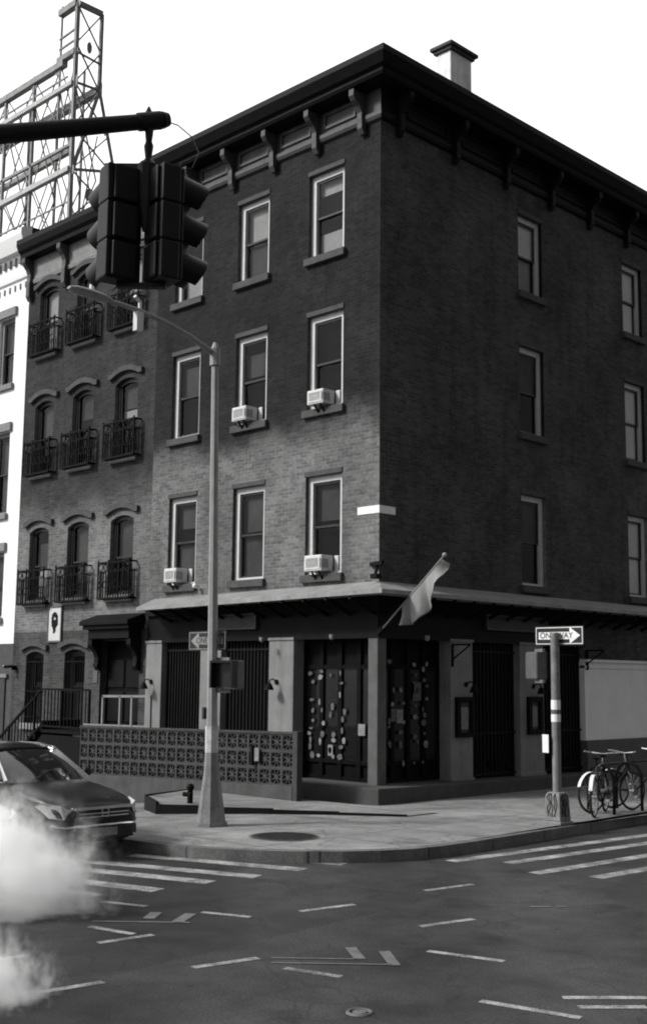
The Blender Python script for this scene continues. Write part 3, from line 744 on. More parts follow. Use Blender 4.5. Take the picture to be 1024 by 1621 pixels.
for a, b, z1 in ((-12.41, -11.58, 2.98), (-10.62, -9.72, 3.02)):
    w = sash_window(FA, rh, a, b, 1.15, z1, M['dark_frame'], rise=.10, blind_or_glare=[(1.3, 2.2, G)], sill=M['stone_light'], head=False, rec=.17)
    hood(FA, w, a, b, z1 - .10, .10, M['stone'], gap=.13)
    m = MB(); n = 9
    for i in range(n):
        u = a + .03 + (b - a - .06) * i / (n - 1); FA.box(m, u - .01, u + .01, -.05, -.03, 1.2, z1 - .06)
    for z in (1.3, 1.95, 2.7): FA.box(m, a, b, -.03, -.018, z, z + .03)
    m.build('window_bars', M['iron'], w)
# wrought iron window guards
def guard(u0, u1, z0, h):
    o = .21; m = MB()
    for z, t_ in ((z0, .035), (z0 + h - .22, .022), (z0 + h, .035)):
        m.bar(FA.p(u0, o, z), FA.p(u1, o, z), t_); m.bar(FA.p(u0, 0, z), FA.p(u0, o, z), t_); m.bar(FA.p(u1, 0, z), FA.p(u1, o, z), t_)
    n = 12
    for i in range(n + 1):
        u = u0 + (u1 - u0) * i / n; m.bar(FA.p(u, o, z0), FA.p(u, o, z0 + h - .22 if i % 4 else z0 + h + .06), .018 if i % 4 else .03)
    for uu in (u0, u1):
        for k in range(1, 4): m.bar(FA.p(uu, o * k / 4, z0), FA.p(uu, o * k / 4, z0 + h - .22), .018)
    gd = m.build('window_guard', M['iron'], rh)
    m = MB(); k = 6
    for i in range(k):
        u = u0 + (u1 - u0) * (i + .5) / k
        m.torus(FA.p(u, o, z0 + h - .11), FA.p(0, 1, 0), .085, .012, 14, 5)
    m.build('scrollwork', M['iron'], gd)
    m = MB()
    for i in range(k):
        u = u0 + (u1 - u0) * (i + .5) / k; m.torus(FA.p(u, o, z0 + .33), FA.p(0, 1, 0), .09, .011, 12, 5)
    m.build('lower_scrollwork', M['iron'], gd)
    m = MB()
    for i in range(5): m.bar(FA.p(u0, o * i / 4, z0 - .02), FA.p(u1, o * i / 4, z0 - .02), .03, .012)
    m.build('guard_floor', M['iron'], gd)
for a, b in acol:
    for z0, z1, r in arow: guard(a - .15, b + .17, z0 - .05 if z0 > 5 else z0 - .09, .86)
# entrance: heavy hood on brackets, dark door
m = MB(); FA.box(m, -9.2, -7.35, 0, .45, 3.46, 3.56); FA.box(m, -9.26, -7.3, 0, .52, 3.56, 3.66); FA.box(m, -9.1, -7.45, 0, .36, 3.24, 3.46)
m.prism([FA.p(-9.26, 0, 3.66), FA.p(-9.26, .52, 3.66), FA.p(-9.26, 0, 3.84)], FA.p(1.96, 0, 0)); hd = m.build('entrance_hood', M['fascia'], rh, bevel=.012)
for u in (-9.05, -7.5): corbel(FA, u, 3.24, 2.5, .3, .16).build('bracket', M['fascia'], hd, bevel=.01)
m = MB(); FA.box(m, -9.06, -7.49, -.28, -.2, -1.2, 3.2); dd = m.build('door', M['dark_wood'], rh)
m = MB()
for a, b, c, d in ((-8.95, -8.33, 1.3, 2.0), (-8.22, -7.6, 1.3, 2.0), (-8.95, -8.33, 2.1, 2.75), (-8.22, -7.6, 2.1, 2.75)): FA.box(m, a, b, -.2, -.17, c, d)
m.build('door_panel', M['fascia'], dd, bevel=.01)
m = MB(); FA.box(m, -9.32, -9.14, .0, .02, 2.2, 2.5); m.build('intercom_plate', M['post'], rh)
m = MB(); FA.box(m, -12.93, -12.85, 0, .12, 2.5, 2.62); m.tube([FA.p(-12.86, .12, 2.6), FA.p(-13.0, .3, 2.58)], .04, 10); fl = m.build('floodlight', M['iron'], rh)
m = MB(); m.disc(FA.p(-13.0, .3, 2.58), (-.6, -.7, 0), .045, .015, 14); m.build('lens', M['white'], fl)
# framed plaque with a dark figure on the wall
t = thing('wall_plaque', 'tall white framed plaque with a dark rosette motif on the brick wall', 'plaque', FA.p(-11.08, 0, 3.2))
m = MB(); FA.box(m, -11.36, -10.80, .002, .035, 3.24, 4.08); m.build('panel', M['white_frame'], t, bevel=.01)
m = MB()
for (a, b, c, d) in ((-11.40, -10.76, 3.20, 3.24), (-11.40, -10.76, 4.08, 4.12), (-11.40, -11.36, 3.24, 4.08), (-10.80, -10.76, 3.24, 4.08)): FA.box(m, a, b, 0, .05, c, d)
m.build('frame', M['post'], t)
m = MB(); rr = random.Random(3)
for i in range(11):
    th = 2 * PI * i / 11; m.disc(FA.p(-11.08 + .10 * math.cos(th), .035, 3.76 + .15 * math.sin(th)), FA.p(0, 1, 0), .055 + .02 * rr.random(), .004 + .0006 * i, 9)
for i in range(4): m.disc(FA.p(-11.08 + .02 * (-1) ** i, .035, 3.6 - .045 * i), FA.p(0, 1, 0), .06 - .009 * i, .014 + .0006 * i, 9)
m.disc(FA.p(-11.08, .035, 3.72), FA.p(0, 1, 0), .06, .012, 10)
m.build('motif', M['fascia'], t)
# iron stoop stairs up to the door
t = thing('iron_stoop', 'black iron stair with railing climbing to the row house door', 'stairs', (-9.5, -1, zg(-9.5) + SW))
m = MB(); nst = 9; zb = zg(-10.5) + SW
for i in range(nst):
    x0 = -12.0 + i * .28; z = zb + (1.12 - zb) * (i + 1) / nst; m.box(x0, x0 + .3, -1.3, -.25, z - .05, z)
    m.box(x0 + .29, x0 + .305, -1.3, -.25, z, z + .2)
m.box(-9.48, -7.45, -1.3, -.02, 1.05, 1.12); m.build('treads', M['iron'], t)
m = MB()
def zr(x): return zb + (1.12 - zb) * min(1, max(0, (x + 12.0) / (9 * .28)))
for y in (-1.32,):
    m.bar((-12.0, y, zr(-12) + .95), (-9.48, y, 2.05), .05); m.bar((-9.48, y, 2.05), (-7.55, y, 2.05), .05); m.bar((-12.0, y, zr(-12) + .12), (-9.48, y, 1.2), .04); m.bar((-9.48, y, 1.2), (-7.55, y, 1.2), .04)
    x = -12.0
    while x < -7.5:
        m.bar((x, y, zr(x) + .05), (x, y, min(2.05, zr(x) + .95)), .022 if int((x + 12) / .14) % 8 else .05); x += .14
m.build('railing', M['iron'], t)
m = MB(); m.prism([(-11.9, -1.28, zb - .4), (-9.48, -1.28, 1.0), (-7.5, -1.28, 1.0), (-7.5, -1.28, zb - .6), (-11.9, -1.28, zb - .6)], (0, .06, 0)); m.build('stringer', M['iron'], t)
# small white nameplate on the fence
t = thing('nameplate', 'small bright white lettered strip just above the dark car roof', 'sign', (-11.9, -1.6, .6))
m = MB(); m.box(-11.62, -11.0, -1.62, -1.60, .68, .78); m.build('plate', M['white'], t)
m = MB(); vs, fs = text_mesh('VERONA', .095); m.add([(-11.31 + v.x * 1.45, -1.6225, .73 + v.y) for v in vs], fs); m.build('lettering', M['black'], t)
m = MB(); m.bar((-11.31, -1.59, -.6), (-11.31, -1.59, .78), .04); m.build('stake', M['iron'], t)

# ------------------------------------------------------------------ white house at the far left
wh = thing('white_painted_house', 'white painted masonry house cut by the left edge, dark ground floor', 'building', (-17, 5, -1))
W0, W1 = -20.5, X0 - .004
wcol = [(-14.6, -13.75), (-17.2, -16.3), (-19.6, -18.7)]; wrow = [(3.9, 5.7), (6.75, 9.05), (10.4, 12.35)]
mb = MB(); wall_with_holes(mb, FA, W0, W1, 3.2, 14.0, [(a, b, c, d, 0) for a, b in wcol for c, d in wrow])
mb.quad((W0, 0, -2), (W0, 12, -2), (W0, 12, 14), (W0, 0, 14)); mb.quad((W1, .01, -2), (W1, 12, -2), (W1, 12, 14.), (W1, .01, 14.)); mb.build('wall', M['white_wall'], wh)
mb = MB(); FA.box(mb, W0, W1, -.3, -.02, -2, 3.19); mb.build('ground_floor_wall', M['stone'], wh)
mb = MB(); mb.quad((W0, 0, 14.75), (W1, 0, 14.75), (W1, 12, 14.75), (W0, 12, 14.75)); mb.build('roof', M['roof'], wh)
pr3 = [(0, 13.30), (.06, 13.34), (.08, 13.46), (.04, 13.50), (.04, 14.05), (.2, 14.1), (.26, 14.26), (.34, 14.5), (.34, 14.66), (0, 14.78)]
c3 = cornice(pr3, lambda s_, o, z: [(W0, -o, z), (W1, -o, z)][s_], 2).build('cornice', M['white_wall'], wh)
for i in range(26):
    u = W0 + .2 + i * .28; m = MB(); FA.box(m, u, u + .13, .04, .12, 13.78, 13.98); m.build('dentil', M['stone_light'], c3)
for i in range(26):
    u = W0 + .2 + i * .28; m = MB(); FA.box(m, u, u + .05, 0, .03, 13.05, 13.22); m.build('dentil', M['stone_light'], c3)
for a, b in wcol:
    for c, d in wrow:
        w = sash_window(FA, wh, a, b, c, d, M['stone_light'], blind_or_glare=[(c + .1, d - .1, G)], sill=M['stone_light'], head=False)
        m = MB(); FA.box(m, a - .1, b + .1, 0, .08, d, d + .24); m.build('lintel', M['stone_light'], w, bevel=.01)
m = MB(); FA.box(m, -14.3, -13.4, -.015, .02, -2, 2.3); gd = m.build('door', M['signboard'], wh)
m = MB(); FA.box(m, -14.4, -13.3, .0, .05, 2.3, 2.4); m.build('door_head', M['stone_light'], gd)

# ------------------------------------------------------------------ rooftop sign scaffold
sc_ = thing('rooftop_sign_scaffold', 'tall open steel lattice tower and sign frame above the left rooftops', 'scaffold', (-19, 4.5, 14.75))
fy, by = 4.0, 4.98
def bars(name, lst, m_=M['lattice']):
    for p, q, w in lst:
        m = MB(); m.bar(p, q, w); m.build(name, m_, sc_)
Zr = 14.75
TX = -17.55; TZ = 25.05
col = [((TX, fy, Zr), (TX, fy, TZ), .13), ((TX, by, 22.3), (TX, by, TZ - .02), .11), ((-18.5, fy, 20.6), (-18.5, fy, 25.3), .06), ((-20.1, fy, Zr), (-20.1, fy, 23.3), .10), ((-22.0, fy, Zr), (-22.0, fy, 23.1), .10), ((-24.0, fy, Zr), (-24.0, fy, 23.0), .10), ((-18.5, by, Zr), (-18.5, by, 23.3), .07), ((-22.0, by, Zr), (-22.0, by, 23.0), .08), ((-20.1, by, Zr), (-20.1, by, 23.0), .08)]
bars('column', col)
bars('leg', [((TX, by, 22.3), (TX + .35, by + .6, 18.9), .10), ((TX + .35, by + .6, 18.9), (TX + .75, by + 1.2, Zr), .10), ((TX, by, 22.2), (TX, fy, 19.0), .10), ((TX, fy, 19.0), (TX - 1.2, by, Zr), .10)])
bm_ = [((TX, fy, TZ), (-18.6, fy, TZ + .0), .22), ((TX, fy, TZ), (TX, by, TZ), .16), ((TX, fy, 24.15), (-18.6, fy, 24.1), .06), ((TX, fy, 23.75), (-18.6, fy, 23.72), .06), ((TX, fy, 23.3), (-18.6, fy, 23.3), .2),
       ((TX, fy, 23.3), (TX, by, 23.2), .06), ((-18.2, fy, 23.1), (-25.2, fy, 23.15), .22), ((-18.0, fy, 22.55), (-25.2, fy, 22.5), .05), ((TX, by, 22.25), (-25.2, by, 22.2), .24), ((TX, by, 22.25), (TX, fy, 22.2), .07),
       ((TX, fy, 20.0), (-25.2, fy, 20.0), .10), ((TX, fy, 18.0), (-25.2, fy, 17.95), .05), ((TX + .3, by + .6, 19.4), (TX, fy, 19.1), .08), ((-19.2, by, 20.6), (-25.2, by, 20.5), .18)]
bars('beam', bm_)
bars('channel', [((TX, fy - .06, 22.15), (-25.2, fy - .06, 22.15), .16), ((TX, fy - .06, 19.1), (-25.2, fy - .06, 19.05), .18)], M['lattice_light'])
br = []
zz = [25.0, 23.6, 22.2, 20.6, 19.1, 17.4, 15.6]
for i in range(len(zz) - 1):
    o1 = 0 if zz[i] > 22 else .12 * (22.2 - zz[i]); o2 = 0 if zz[i + 1] > 22 else .12 * (22.2 - zz[i + 1])
    br += [((TX, fy, zz[i]), (TX + o2, by + o2 * 1.6, zz[i + 1]), .045), ((TX + o1, by + o1 * 1.6, zz[i]), (TX, fy, zz[i + 1]), .045)]
xx = [TX, -18.5, -20.1, -22.0, -24.0, -25.4]
for i in range(len(xx) - 1):
    for za, zb_ in ((23.1, 20.9), (22.2, 19.1), (19.1, 16.6), (17.5, 15.0)):
        br += [((xx[i], fy + .05, za), (xx[i + 1], fy + .05, zb_), .035), ((xx[i + 1], fy + .05, za), (xx[i], fy + .05, zb_), .035)]
    br += [((xx[i], fy, 22.2), (xx[i], by, 19.0), .04), ((xx[i], by, 19.0), (xx[i], fy, 16.5), .04)]
    br += [((xx[i], by, 20.6), (xx[i + 1], by, 17.6), .035), ((xx[i + 1], by, 20.6), (xx[i], by, 17.6), .035)]
bars('brace', br)
for p, w, h in (((TX, fy - .02, 25.0), .4, .3), ((TX, fy - .02, 22.2), .45, .5), ((TX, fy - .02, 19.05), .4, .45), ((TX, fy - .02, 23.3), .3, .3), ((TX, by, 22.3), .3, .7), ((-18.6, fy - .02, 23.0), .45, .4), ((-20.1, fy - .02, 23.0), .4, .5), ((-20.1, fy - .02, 19.1), .35, .5), ((TX + .14, by + .2, 20.9), .22, .55), ((-22.0, fy - .02, 22.6), .35, .4)):
    m = MB(); a = [Vector((p[0] + w / 2 * math.cos(t_) , p[1] + .0, p[2] + h / 2 * math.sin(t_))) for t_ in [2 * PI * (k + .5) / 8 for k in range(8)]]
    m.prism(a, (0, .03, 0)); m.build('gusset_plate', M['lattice'], sc_)
for p in ((TX + .02, 4.5, 24.3 - .7), (TX + .1, 4.6, 18.35)):
    m = MB(); m.prism([Vector((p[0], p[1] + .10 * math.cos(t_), p[2] + .22 * math.sin(t_))) for t_ in [2 * PI * (k + .5) / 8 for k in range(8)]], (.03, 0, 0)); m.build('gusset_plate', M['lattice'], sc_)

# ------------------------------------------------------------------ screen block wall
bw = thing('screen_block_wall', 'low patterned concrete screen block wall on a plinth beside the entrance', 'wall', (-4, -1.5, zg(-4) + SW))
BX0, BX1, BY = -7.55, -.72, -1.5
def ztop(x): return 1.345 + .0165 * (x - BX1)
def zbot(x): return .415 + .028 * (x - BX1)
nb = 22; m = MB(); bwid = (BX1 - BX0) / nb
for i in range(nb):
    for j in range(3):
        x0 = BX0 + i * bwid; x1 = x0 + bwid; xc = (x0 + x1) / 2
        zb_ = zbot(xc) + (ztop(xc) - zbot(xc)) * j / 3; hh = (ztop(xc) - zbot(xc)) / 3; zc = zb_ + hh / 2
        f_ = .028; y0, y1 = BY + .10, BY
        m.box(x0 + .001, x0 + f_, y1, y0, zb_, zb_ + hh); m.box(x1 - f_, x1 - .001, y1, y0, zb_, zb_ + hh)
        m.box(x0 + f_, x1 - f_, y1, y0, zb_, zb_ + f_); m.box(x0 + f_, x1 - f_, y1, y0, zb_ + hh - f_, zb_ + hh - .001)
        # flower: eight spokes and a hub
        for k in range(8):
            th = PI / 4 * k + PI / 8; r1 = .155 if k % 2 == 0 else .155
            ex = max(-bwid / 2 + f_, min(bwid / 2 - f_, r1 * math.cos(th))); ez = max(-hh / 2 + f_, min(hh / 2 - f_, r1 * math.sin(th)))
            m.bar((xc + .03 * math.cos(th), BY + .055, zc + .03 * math.sin(th)), (xc + ex, BY + .055, zc + ez), .075, .020, up=(0, 1, 0)) if False else m.bar((xc + .03 * math.cos(th), BY + .055, zc + .03 * math.sin(th)), (xc + ex, BY + .055, zc + ez), .02, .075, up=(0, 1, 0))
        m.disc((xc, BY + .016, zc), (0, 1, 0), .042, .075, 8)
        for sx in (-1, 1):
            for sz in (-1, 1): m.prism([(xc + sx * (bwid / 2 - f_), BY + .01, zc + sz * (hh / 2 - f_)), (xc + sx * (bwid / 2 - f_ - .045), BY + .01, zc + sz * (hh / 2 - f_)), (xc + sx * (bwid / 2 - f_), BY + .01, zc + sz * (hh / 2 - f_ - .045))], (0, .08, 0))
m.build('block_screen', M['block'], bw)
m = MB()
m.prism([(BX0, BY - .03, zbot(BX0)), (BX1, BY - .03, zbot(BX1)), (BX1, BY - .03, zg(BX1) - .1), (BX0, BY - .03, zg(BX0) - .3)], (0, .17, 0)); m.build('plinth', M['concrete'], bw, bevel=.01)
m = MB(); m.prism([(BX0, BY - .02, ztop(BX0)), (BX1, BY - .02, ztop(BX1)), (BX1, BY - .02, ztop(BX1) + .04), (BX0, BY - .02, ztop(BX0) + .04)], (0, .14, 0)); m.build('coping', M['block'], bw)
m = MB(); m.box(BX1 - .0, BX1 + .12, BY - .02, BY + .12, .1, 1.40); m.build('end_post', M['block'], bw, bevel=.01)
m = MB()
for u in (-6.80, -6.16, -5.74, -5.10): m.bar((u, BY + .05, ztop(u) + .03), (u, BY + .05, 1.945), .05)
m.bar((-6.82, BY + .05, 1.93), (-5.08, BY + .05, 1.955), .05); m.bar((-7.5, BY + .05, 1.30), (-5.08, BY + .05, 1.33), .035); m.build('railing', M['pilaster'], bw)
m = MB(); m.box(-1.72, -1.60, BY - .055, BY - .03, .82, 1.06); m.build('notice', M['paper_mid'], bw)
m = MB(); m.box(-1.80, -1.74, BY - .09, BY - .03, .74, 1.1); m.build('post_box', M['iron'], bw)
# standpipe by the plinth
zs = zg(-1.9) + SW
t = thing('standpipe', 'short dark iron standpipe by the screen wall plinth left of the lamp post', 'standpipe', (-1.55, -3.2, zs))
XF[t] = Matrix.Translation((-1.55, -3.2, zs)); m = LMB(t); m.tube([(0, 0, 0), (0, 0, .42)], .05, 12); m.sphere((0, 0, .44), .07); m.tube([(0, 0, 0), (0, 0, .05)], .10, 12); m.build('pipe', M['iron'], t, smooth=True)
m = LMB(t); m.tube([(0, 0, .32), (.12, -.08, .32)], .04, 10); m.tube([(0, 0, .32), (-.12, -.06, .32)], .04, 10); m.build('outlet', M['iron'], t, smooth=True)

# ------------------------------------------------------------------ street lamp with its signs
lx, ly = .95, -4.80; lz = zg(lx) + SW
lamp = thing('street_lamp', 'tall grey steel street lamp with flared base and long curved arm', 'street lamp', (lx, ly, lz))
topx, topy = lx - .075, ly - .075; ztp = 7.58
def lp(z): f = (z - lz) / (ztp - lz); return (lx + (topx - lx) * f, ly + (topy - ly) * f, z)
m = MB(); m.tube([lp(lz + 1.1), lp(3), lp(5), lp(ztp)], [.088, .076, .066, .054], 8); m.build('pole', M['steel'], lamp)
m = MB(); m.tube([lp(lz), lp(lz + .06)], [.245, .245], 8); m.tube([lp(lz + .06), lp(lz + .4), lp(lz + .75), lp(lz + 1.15)], [.22, .175, .125, .10], 8); m.build('base', M['steel_old'], lamp)
m = MB(); m.tube([lp(ztp - .28), lp(ztp)], .085, 10); m.tube([lp(ztp), lp(ztp + .1)], [.07, .03], 10); m.build('cap', M['steel'], lamp)
tp_ = Vector(lp(ztp - .1)); dirv = Vector((-.05, -1, 0)).normalized()
path = [tp_ + dirv * s_ + Vector((0, 0, h_)) for s_, h_ in ((0, 0), (.5, .20), (1.0, .335), (1.45, .41), (1.8, .44), (2.0, .445))]
m = MB(); m.tube(path, [.05, .045, .042, .04, .037, .035], 10); m.build('arm', M['steel'], lamp, smooth=True)
e = path[-1]; m = MB()
secs = [(-.05, .04, .03), (.0, .07, .045), (.15, .12, .06), (.4, .15, .055), (.6, .13, .04), (.68, .06, .02)]
vs = []; side = dirv.cross(Vector((0, 0, 1)))
for s_, w_, h_ in secs:
    for k in range(10):
        th = 2 * PI * k / 10; vs.append(e + dirv * s_ + side * (w_ * math.cos(th)) + Vector((0, 0, .02 + s_ * .05 + h_ * math.sin(th))))
fs = [(i * 10 + k, i * 10 + (k + 1) % 10, (i + 1) * 10 + (k + 1) % 10, (i + 1) * 10 + k) for i in range(5) for k in range(10)] + [tuple(range(10)), tuple(range(50, 60))]
m.add(vs, fs); lh = m.build('lamp_head', M['steel'], lamp, smooth=True)
m = MB(); pc = e + dirv * .3 + Vector((0, 0, .09)); m.tube([pc, pc + Vector((0, 0, .09))], .035, 10); m.build('photocell', M['white'], lh)
q = path[3]; m = MB(); m.tube([q + Vector((0, 0, .0)), q + Vector((.0, 0, .14)), q + Vector((.03, -.12, .2))], .028, 8); m.box(q.x - .05, q.x + .05, q.y - .08, q.y + .04, q.z - .32, q.z - .02); m.build('arm_camera', M['ac'], lamp)
# paper band and sticker on the pole
c0 = lp(1.45)
m = MB(); m.tube([lp(1.22), lp(1.62)], .104, 8, caps=False); m.build('paper_band', M['paper'], lamp)
m = MB(); m.box(lx - .16, lx - .11, ly - .1, ly + .02, 1.72, 1.9); m.build('push_button', M['black'], lamp)
def one_way(name_label, pos, arrow_right, ang=0, group='one way signs'):
    t = thing('one_way_sign', name_label, 'sign', pos, ang, group)
    W_, H_ = .914, .305
    m = LMB(t); m.box(-W_ / 2, W_ / 2, -.004, .004, -H_ / 2, H_ / 2); m.build('plate', M['black'], t)
    m = LMB(t); b = .012; k = .018
    for (a, b_, c, d) in ((-W_ / 2 + k, W_ / 2 - k, -H_ / 2 + k, -H_ / 2 + k + b), (-W_ / 2 + k, W_ / 2 - k, H_ / 2 - k - b, H_ / 2 - k), (-W_ / 2 + k, -W_ / 2 + k + b, -H_ / 2 + k + b, H_ / 2 - k - b), (W_ / 2 - k - b, W_ / 2 - k, -H_ / 2 + k + b, H_ / 2 - k - b)): m.box(a, b_, -.0065, -.0045, c, d)
    wm = M['white'] if arrow_right else M['white_worn']
    m.build('border', wm, t)
    s_ = 1 if arrow_right else -1
    m = LMB(t); pts = [(-.385, -.058), (.20, -.058), (.20, -.132), (.395, 0), (.20, .132), (.20, .058), (-.385, .058)]
    pts = [(x * s_, z) for x, z in pts]
    m.prism([(x, -.0075, z) for x, z in pts], (0, .003, 0)); m.build('arrow', wm, t)
    vs, fs = text_mesh('ONE WAY', .13)
    m = LMB(t); m.add([(v.x * 1.02 - .05 * s_, -.0095, v.y) for v in vs], fs); m.build('lettering', M['black'], t)
    return t
pz = lp(2.98)
one_way('dull worn one way sign with arrow to the left behind the lamp post', (pz[0] - .27, pz[1] + .115, 2.93), False)
def ped_signal(label, pos, ang, parent_dir):
    t = thing('pedestrian_signal', label, 'pedestrian signal', pos, ang, 'pedestrian signals')
    m = LMB(t); m.box(-.21, .21, -.0, .2, -.22, .22); m.build('housing', M['plastic_grey'], t, bevel=.025)
    m = LMB(t); m.box(-.17, .17, -.012, -.001, -.18, .18); m.build('screen', M['lens'], t)
    m = LMB(t)
    m.box(-.21, .21, -.14, -.002, .18, .215); m.box(-.21, -.18, -.14, -.002, -.2, .18); m.box(.18, .21, -.14, -.002, -.2, .18); m.build('visor', M['signal'], t)
    for z in (.24, -.25):
        m = LMB(t); m.bar((-parent_dir * .0, .1, z), (parent_dir * .32, .12, z), .05); m.build('mount', M['steel_old'], t)
    return t
ped_signal('grey pedestrian signal box facing the street on the lamp post', (pz[0] + .30, pz[1] + .03, 2.40), R(14), -1)

# right hand sign pole
px_, py_ = 4.38, -.66
t = thing('sign_pole', 'slim pale pole in a graffiti marked square base at the right kerb', 'pole', (px_, py_, SW))
m = MB(); m.tube([(px_, py_, .62), (px_ , py_, 3.12)], .068, 12); m.build('shaft', M['steel_old'], t, smooth=True)
m = MB(); bs = .20
m.add([(px_ + sx * w_, py_ + sy * w_, z) for z, w_ in ((SW + .05, .150), (.60, .132), (.64, .10)) for sx, sy in ((-1, -1), (1, -1), (1, 1), (-1, 1))],
      [(0, 1, 5, 4), (1, 2, 6, 5), (2, 3, 7, 6), (3, 0, 4, 7), (4, 5, 9, 8), (5, 6, 10, 9), (6, 7, 11, 10), (7, 4, 8, 11), (8, 9, 10, 11), (3, 2, 1, 0)])
m.box(px_ - .175, px_ + .175, py_ - .175, py_ + .175, SW - .02, SW + .05); bse = m.build('base', M['steel_old'], t, bevel=.015)
m = MB(); rr = random.Random(9)
for f in (0, 1):
    for k in range(5):
        pts = []
        cx = -.07 + .035 * k
        for j in range(6): pts.append((cx + rr.uniform(-.03, .03), SW + .12 + .07 * j))
        if f == 0: m.tube([(px_ + a, py_ - .150 + (z - .2) * .045, z) for a, z in pts], .008, 5)
        else: m.tube([(px_ + .150 - (z - .2) * .045, py_ + a, z) for a, z in pts], .008, 5)
m.build('graffiti', M['fascia'], bse)
m = MB(); m.tube([(px_, py_, 1.72), (px_, py_, 2.06)], .074, 12, caps=False); m.build('paper_band', M['white'], t)
m = MB(); m.tube([(px_, py_, 1.84), (px_, py_, 1.91)], .076, 12, caps=False); m.build('band_print', M['plastic_grey'], t)
m = MB(); m.box(px_ - .165, px_ - .08, py_ - .12, py_ - .03, 1.22, 1.48); pb = m.build('push_button_box', M['iron'], t)
m = MB(); m.box(px_ - .175, px_ - .06, py_ - .128, py_ - .122, 1.24, 1.52); m.build('push_button_sign', M['white'], pb)
one_way('black one way sign with arrow to the right on the slim right hand pole', (px_ + .03, py_ + .082, 3.075), True)
ped_signal('grey pedestrian signal box seen from behind on the slim right hand pole', (px_ - .36, py_ + .16, 2.60), R(150), -1)

# ------------------------------------------------------------------ overhead traffic signal
ts = thing('traffic_signal', 'dark overhead mast arm carrying two back to back three lens traffic heads', 'traffic signal', (4.6, -16.4, 0))
armL = Vector((5.95, -13.2, 6.55)); armT = Vector((6.90, -10.55, 7.42))
ad = (armT - armL).normalized()
foot = armL - ad * 3.2; foot.z = armL.z - 1.1
m = MB(); m.tube([foot, armL, armT - ad * .25, armT], [.115, .10, .072, .068], 16); m.build('mast_arm', M['arm'], ts, smooth=True)
m = MB(); m.tube([armT, armT + ad * .06], [.08, .06], 14); m.tube([armT - ad * .14 + Vector((0, 0, .05)), armT - ad * .14 + Vector((0, 0, .14))], [.05, .01], 10); m.tube([armT - ad * .24, armT - ad * .02], .084, 14); m.build('end_cap', M['arm'], ts, smooth=True)
m = MB(); m.tube([(foot.x, foot.y, 0), (foot.x, foot.y, foot.z + .4)], [.2, .14], 14); m.tube([(foot.x, foot.y, 0), (foot.x, foot.y, .5)], [.35, .22], 14); m.build('mast', M['arm'], ts, smooth=True)
hx = armT - ad * .13; hx = Vector((hx.x, hx.y, hx.z))
m = MB(); m.tube([hx, hx - Vector((0, 0, .2)), hx - Vector((0, 0, .24)), hx - Vector((0, 0, .36)), hx - Vector((0, 0, .44))], [.05, .03, .045, .03, .09], 10); m.build('hanger', M['arm'], ts, smooth=True)
m = MB(); m.tube([armT, armT + Vector((.10, .10, -.05)), armT + Vector((.19, .19, -.16)), armT + Vector((.24, .24, -.32)), armT + Vector((.2, .2, -.46)), armT + Vector((.05, .05, -.52))], .007, 6); m.build('cable', M['black'], ts)
zt_ = hx.z - .43
rt = Vector((.707, .707, 0)); fwd_ = Vector((-.707, .707, 0))
mid = Vector((hx.x, hx.y, 0)) + rt * -.045
m = MB(); m.bar(mid - rt * .34 + Vector((0, 0, zt_ - .02)), mid + rt * .34 + Vector((0, 0, zt_ - .02)), .09, .05); m2 = MB(); m2.bar(mid - rt * .2 + Vector((0, 0, zt_ - 1.13)), mid + rt * .24 + Vector((0, 0, zt_ - 1.13)), .07, .045); m2.build('lower_bracket', M['arm'], ts)
m.tube([mid + rt * .04 + Vector((0, 0, zt_)), mid + rt * .04 + Vector((0, 0, zt_ - .32)), mid + rt * .04 + Vector((0, 0, zt_ - .62))], [.10, .085, .03], 10); m.build('bracket', M['arm'], ts)
def signal_head(center, yaw):
    Mx = Matrix.Translation(center) @ Matrix.Rotation(yaw, 4, 'Z')
    def tx(mb): mb.v = [Mx @ p for p in mb.v]; return mb
    m = MB()
    for k in range(3):
        z = -.355 * k
        m.box(-.13, .06, -.172, .172, z - .352, z)
        m.prism([(-.13, -.12, z - .34), (-.13, .12, z - .34), (-.13, .12, z - .012), (-.13, -.12, z - .012)], (-.035, 0, 0))
    h = tx(m).build('signal_head', M['signal'], ts, bevel=.022)
    for k in range(3):
        z = -.355 * k
        m = MB(); m.box(.062, .095, -.165, .165, z - .345, z - .008); d_ = tx(m).build('signal_door', M['signal'], h, bevel=.015)
        m = MB(); m.sphere((.085, 0, z - .177), .14, (.25, 1, 1)); tx(m).build('lens', M['lens'], d_ if False else h, smooth=True)
        m = MB(); n = 20; vs = []; a0, a1 = R(-58), R(238)
        for ir, r_ in enumerate((.157, .150)):
            for il, L_ in enumerate((0, 1)):
                for i in range(n + 1):
                    th = a0 + (a1 - a0) * i / n
                    ln = .30 if L_ else 0
                    if L_: ln = .30 - .14 * (1 - math.sin(th)) / 2
                    vs.append((.095 + ln, r_ * math.cos(th), z - .172 + r_ * math.sin(th) - ln * .20))
        q = n + 1; fs = []
        for i in range(n):
            fs += [(i, i + 1, q + i + 1, q + i), (2 * q + i, 2 * q + i + 1, 3 * q + i + 1, 3 * q + i), (q + i, q + i + 1, 3 * q + i + 1, 3 * q + i)]
        fs += [(0, q, 3 * q, 2 * q), (n, q + n, 3 * q + n, 2 * q + n)]
        m.add(vs, fs); tx(m).build('visor', M['signal'], h, smooth=True)
cL = mid - rt * .205 + Vector((0, 0, zt_ - .045)); cR = mid + rt * .225 + Vector((0, 0, zt_ - .045))
signal_head(cL, R(170)); signal_head(cR, R(80))

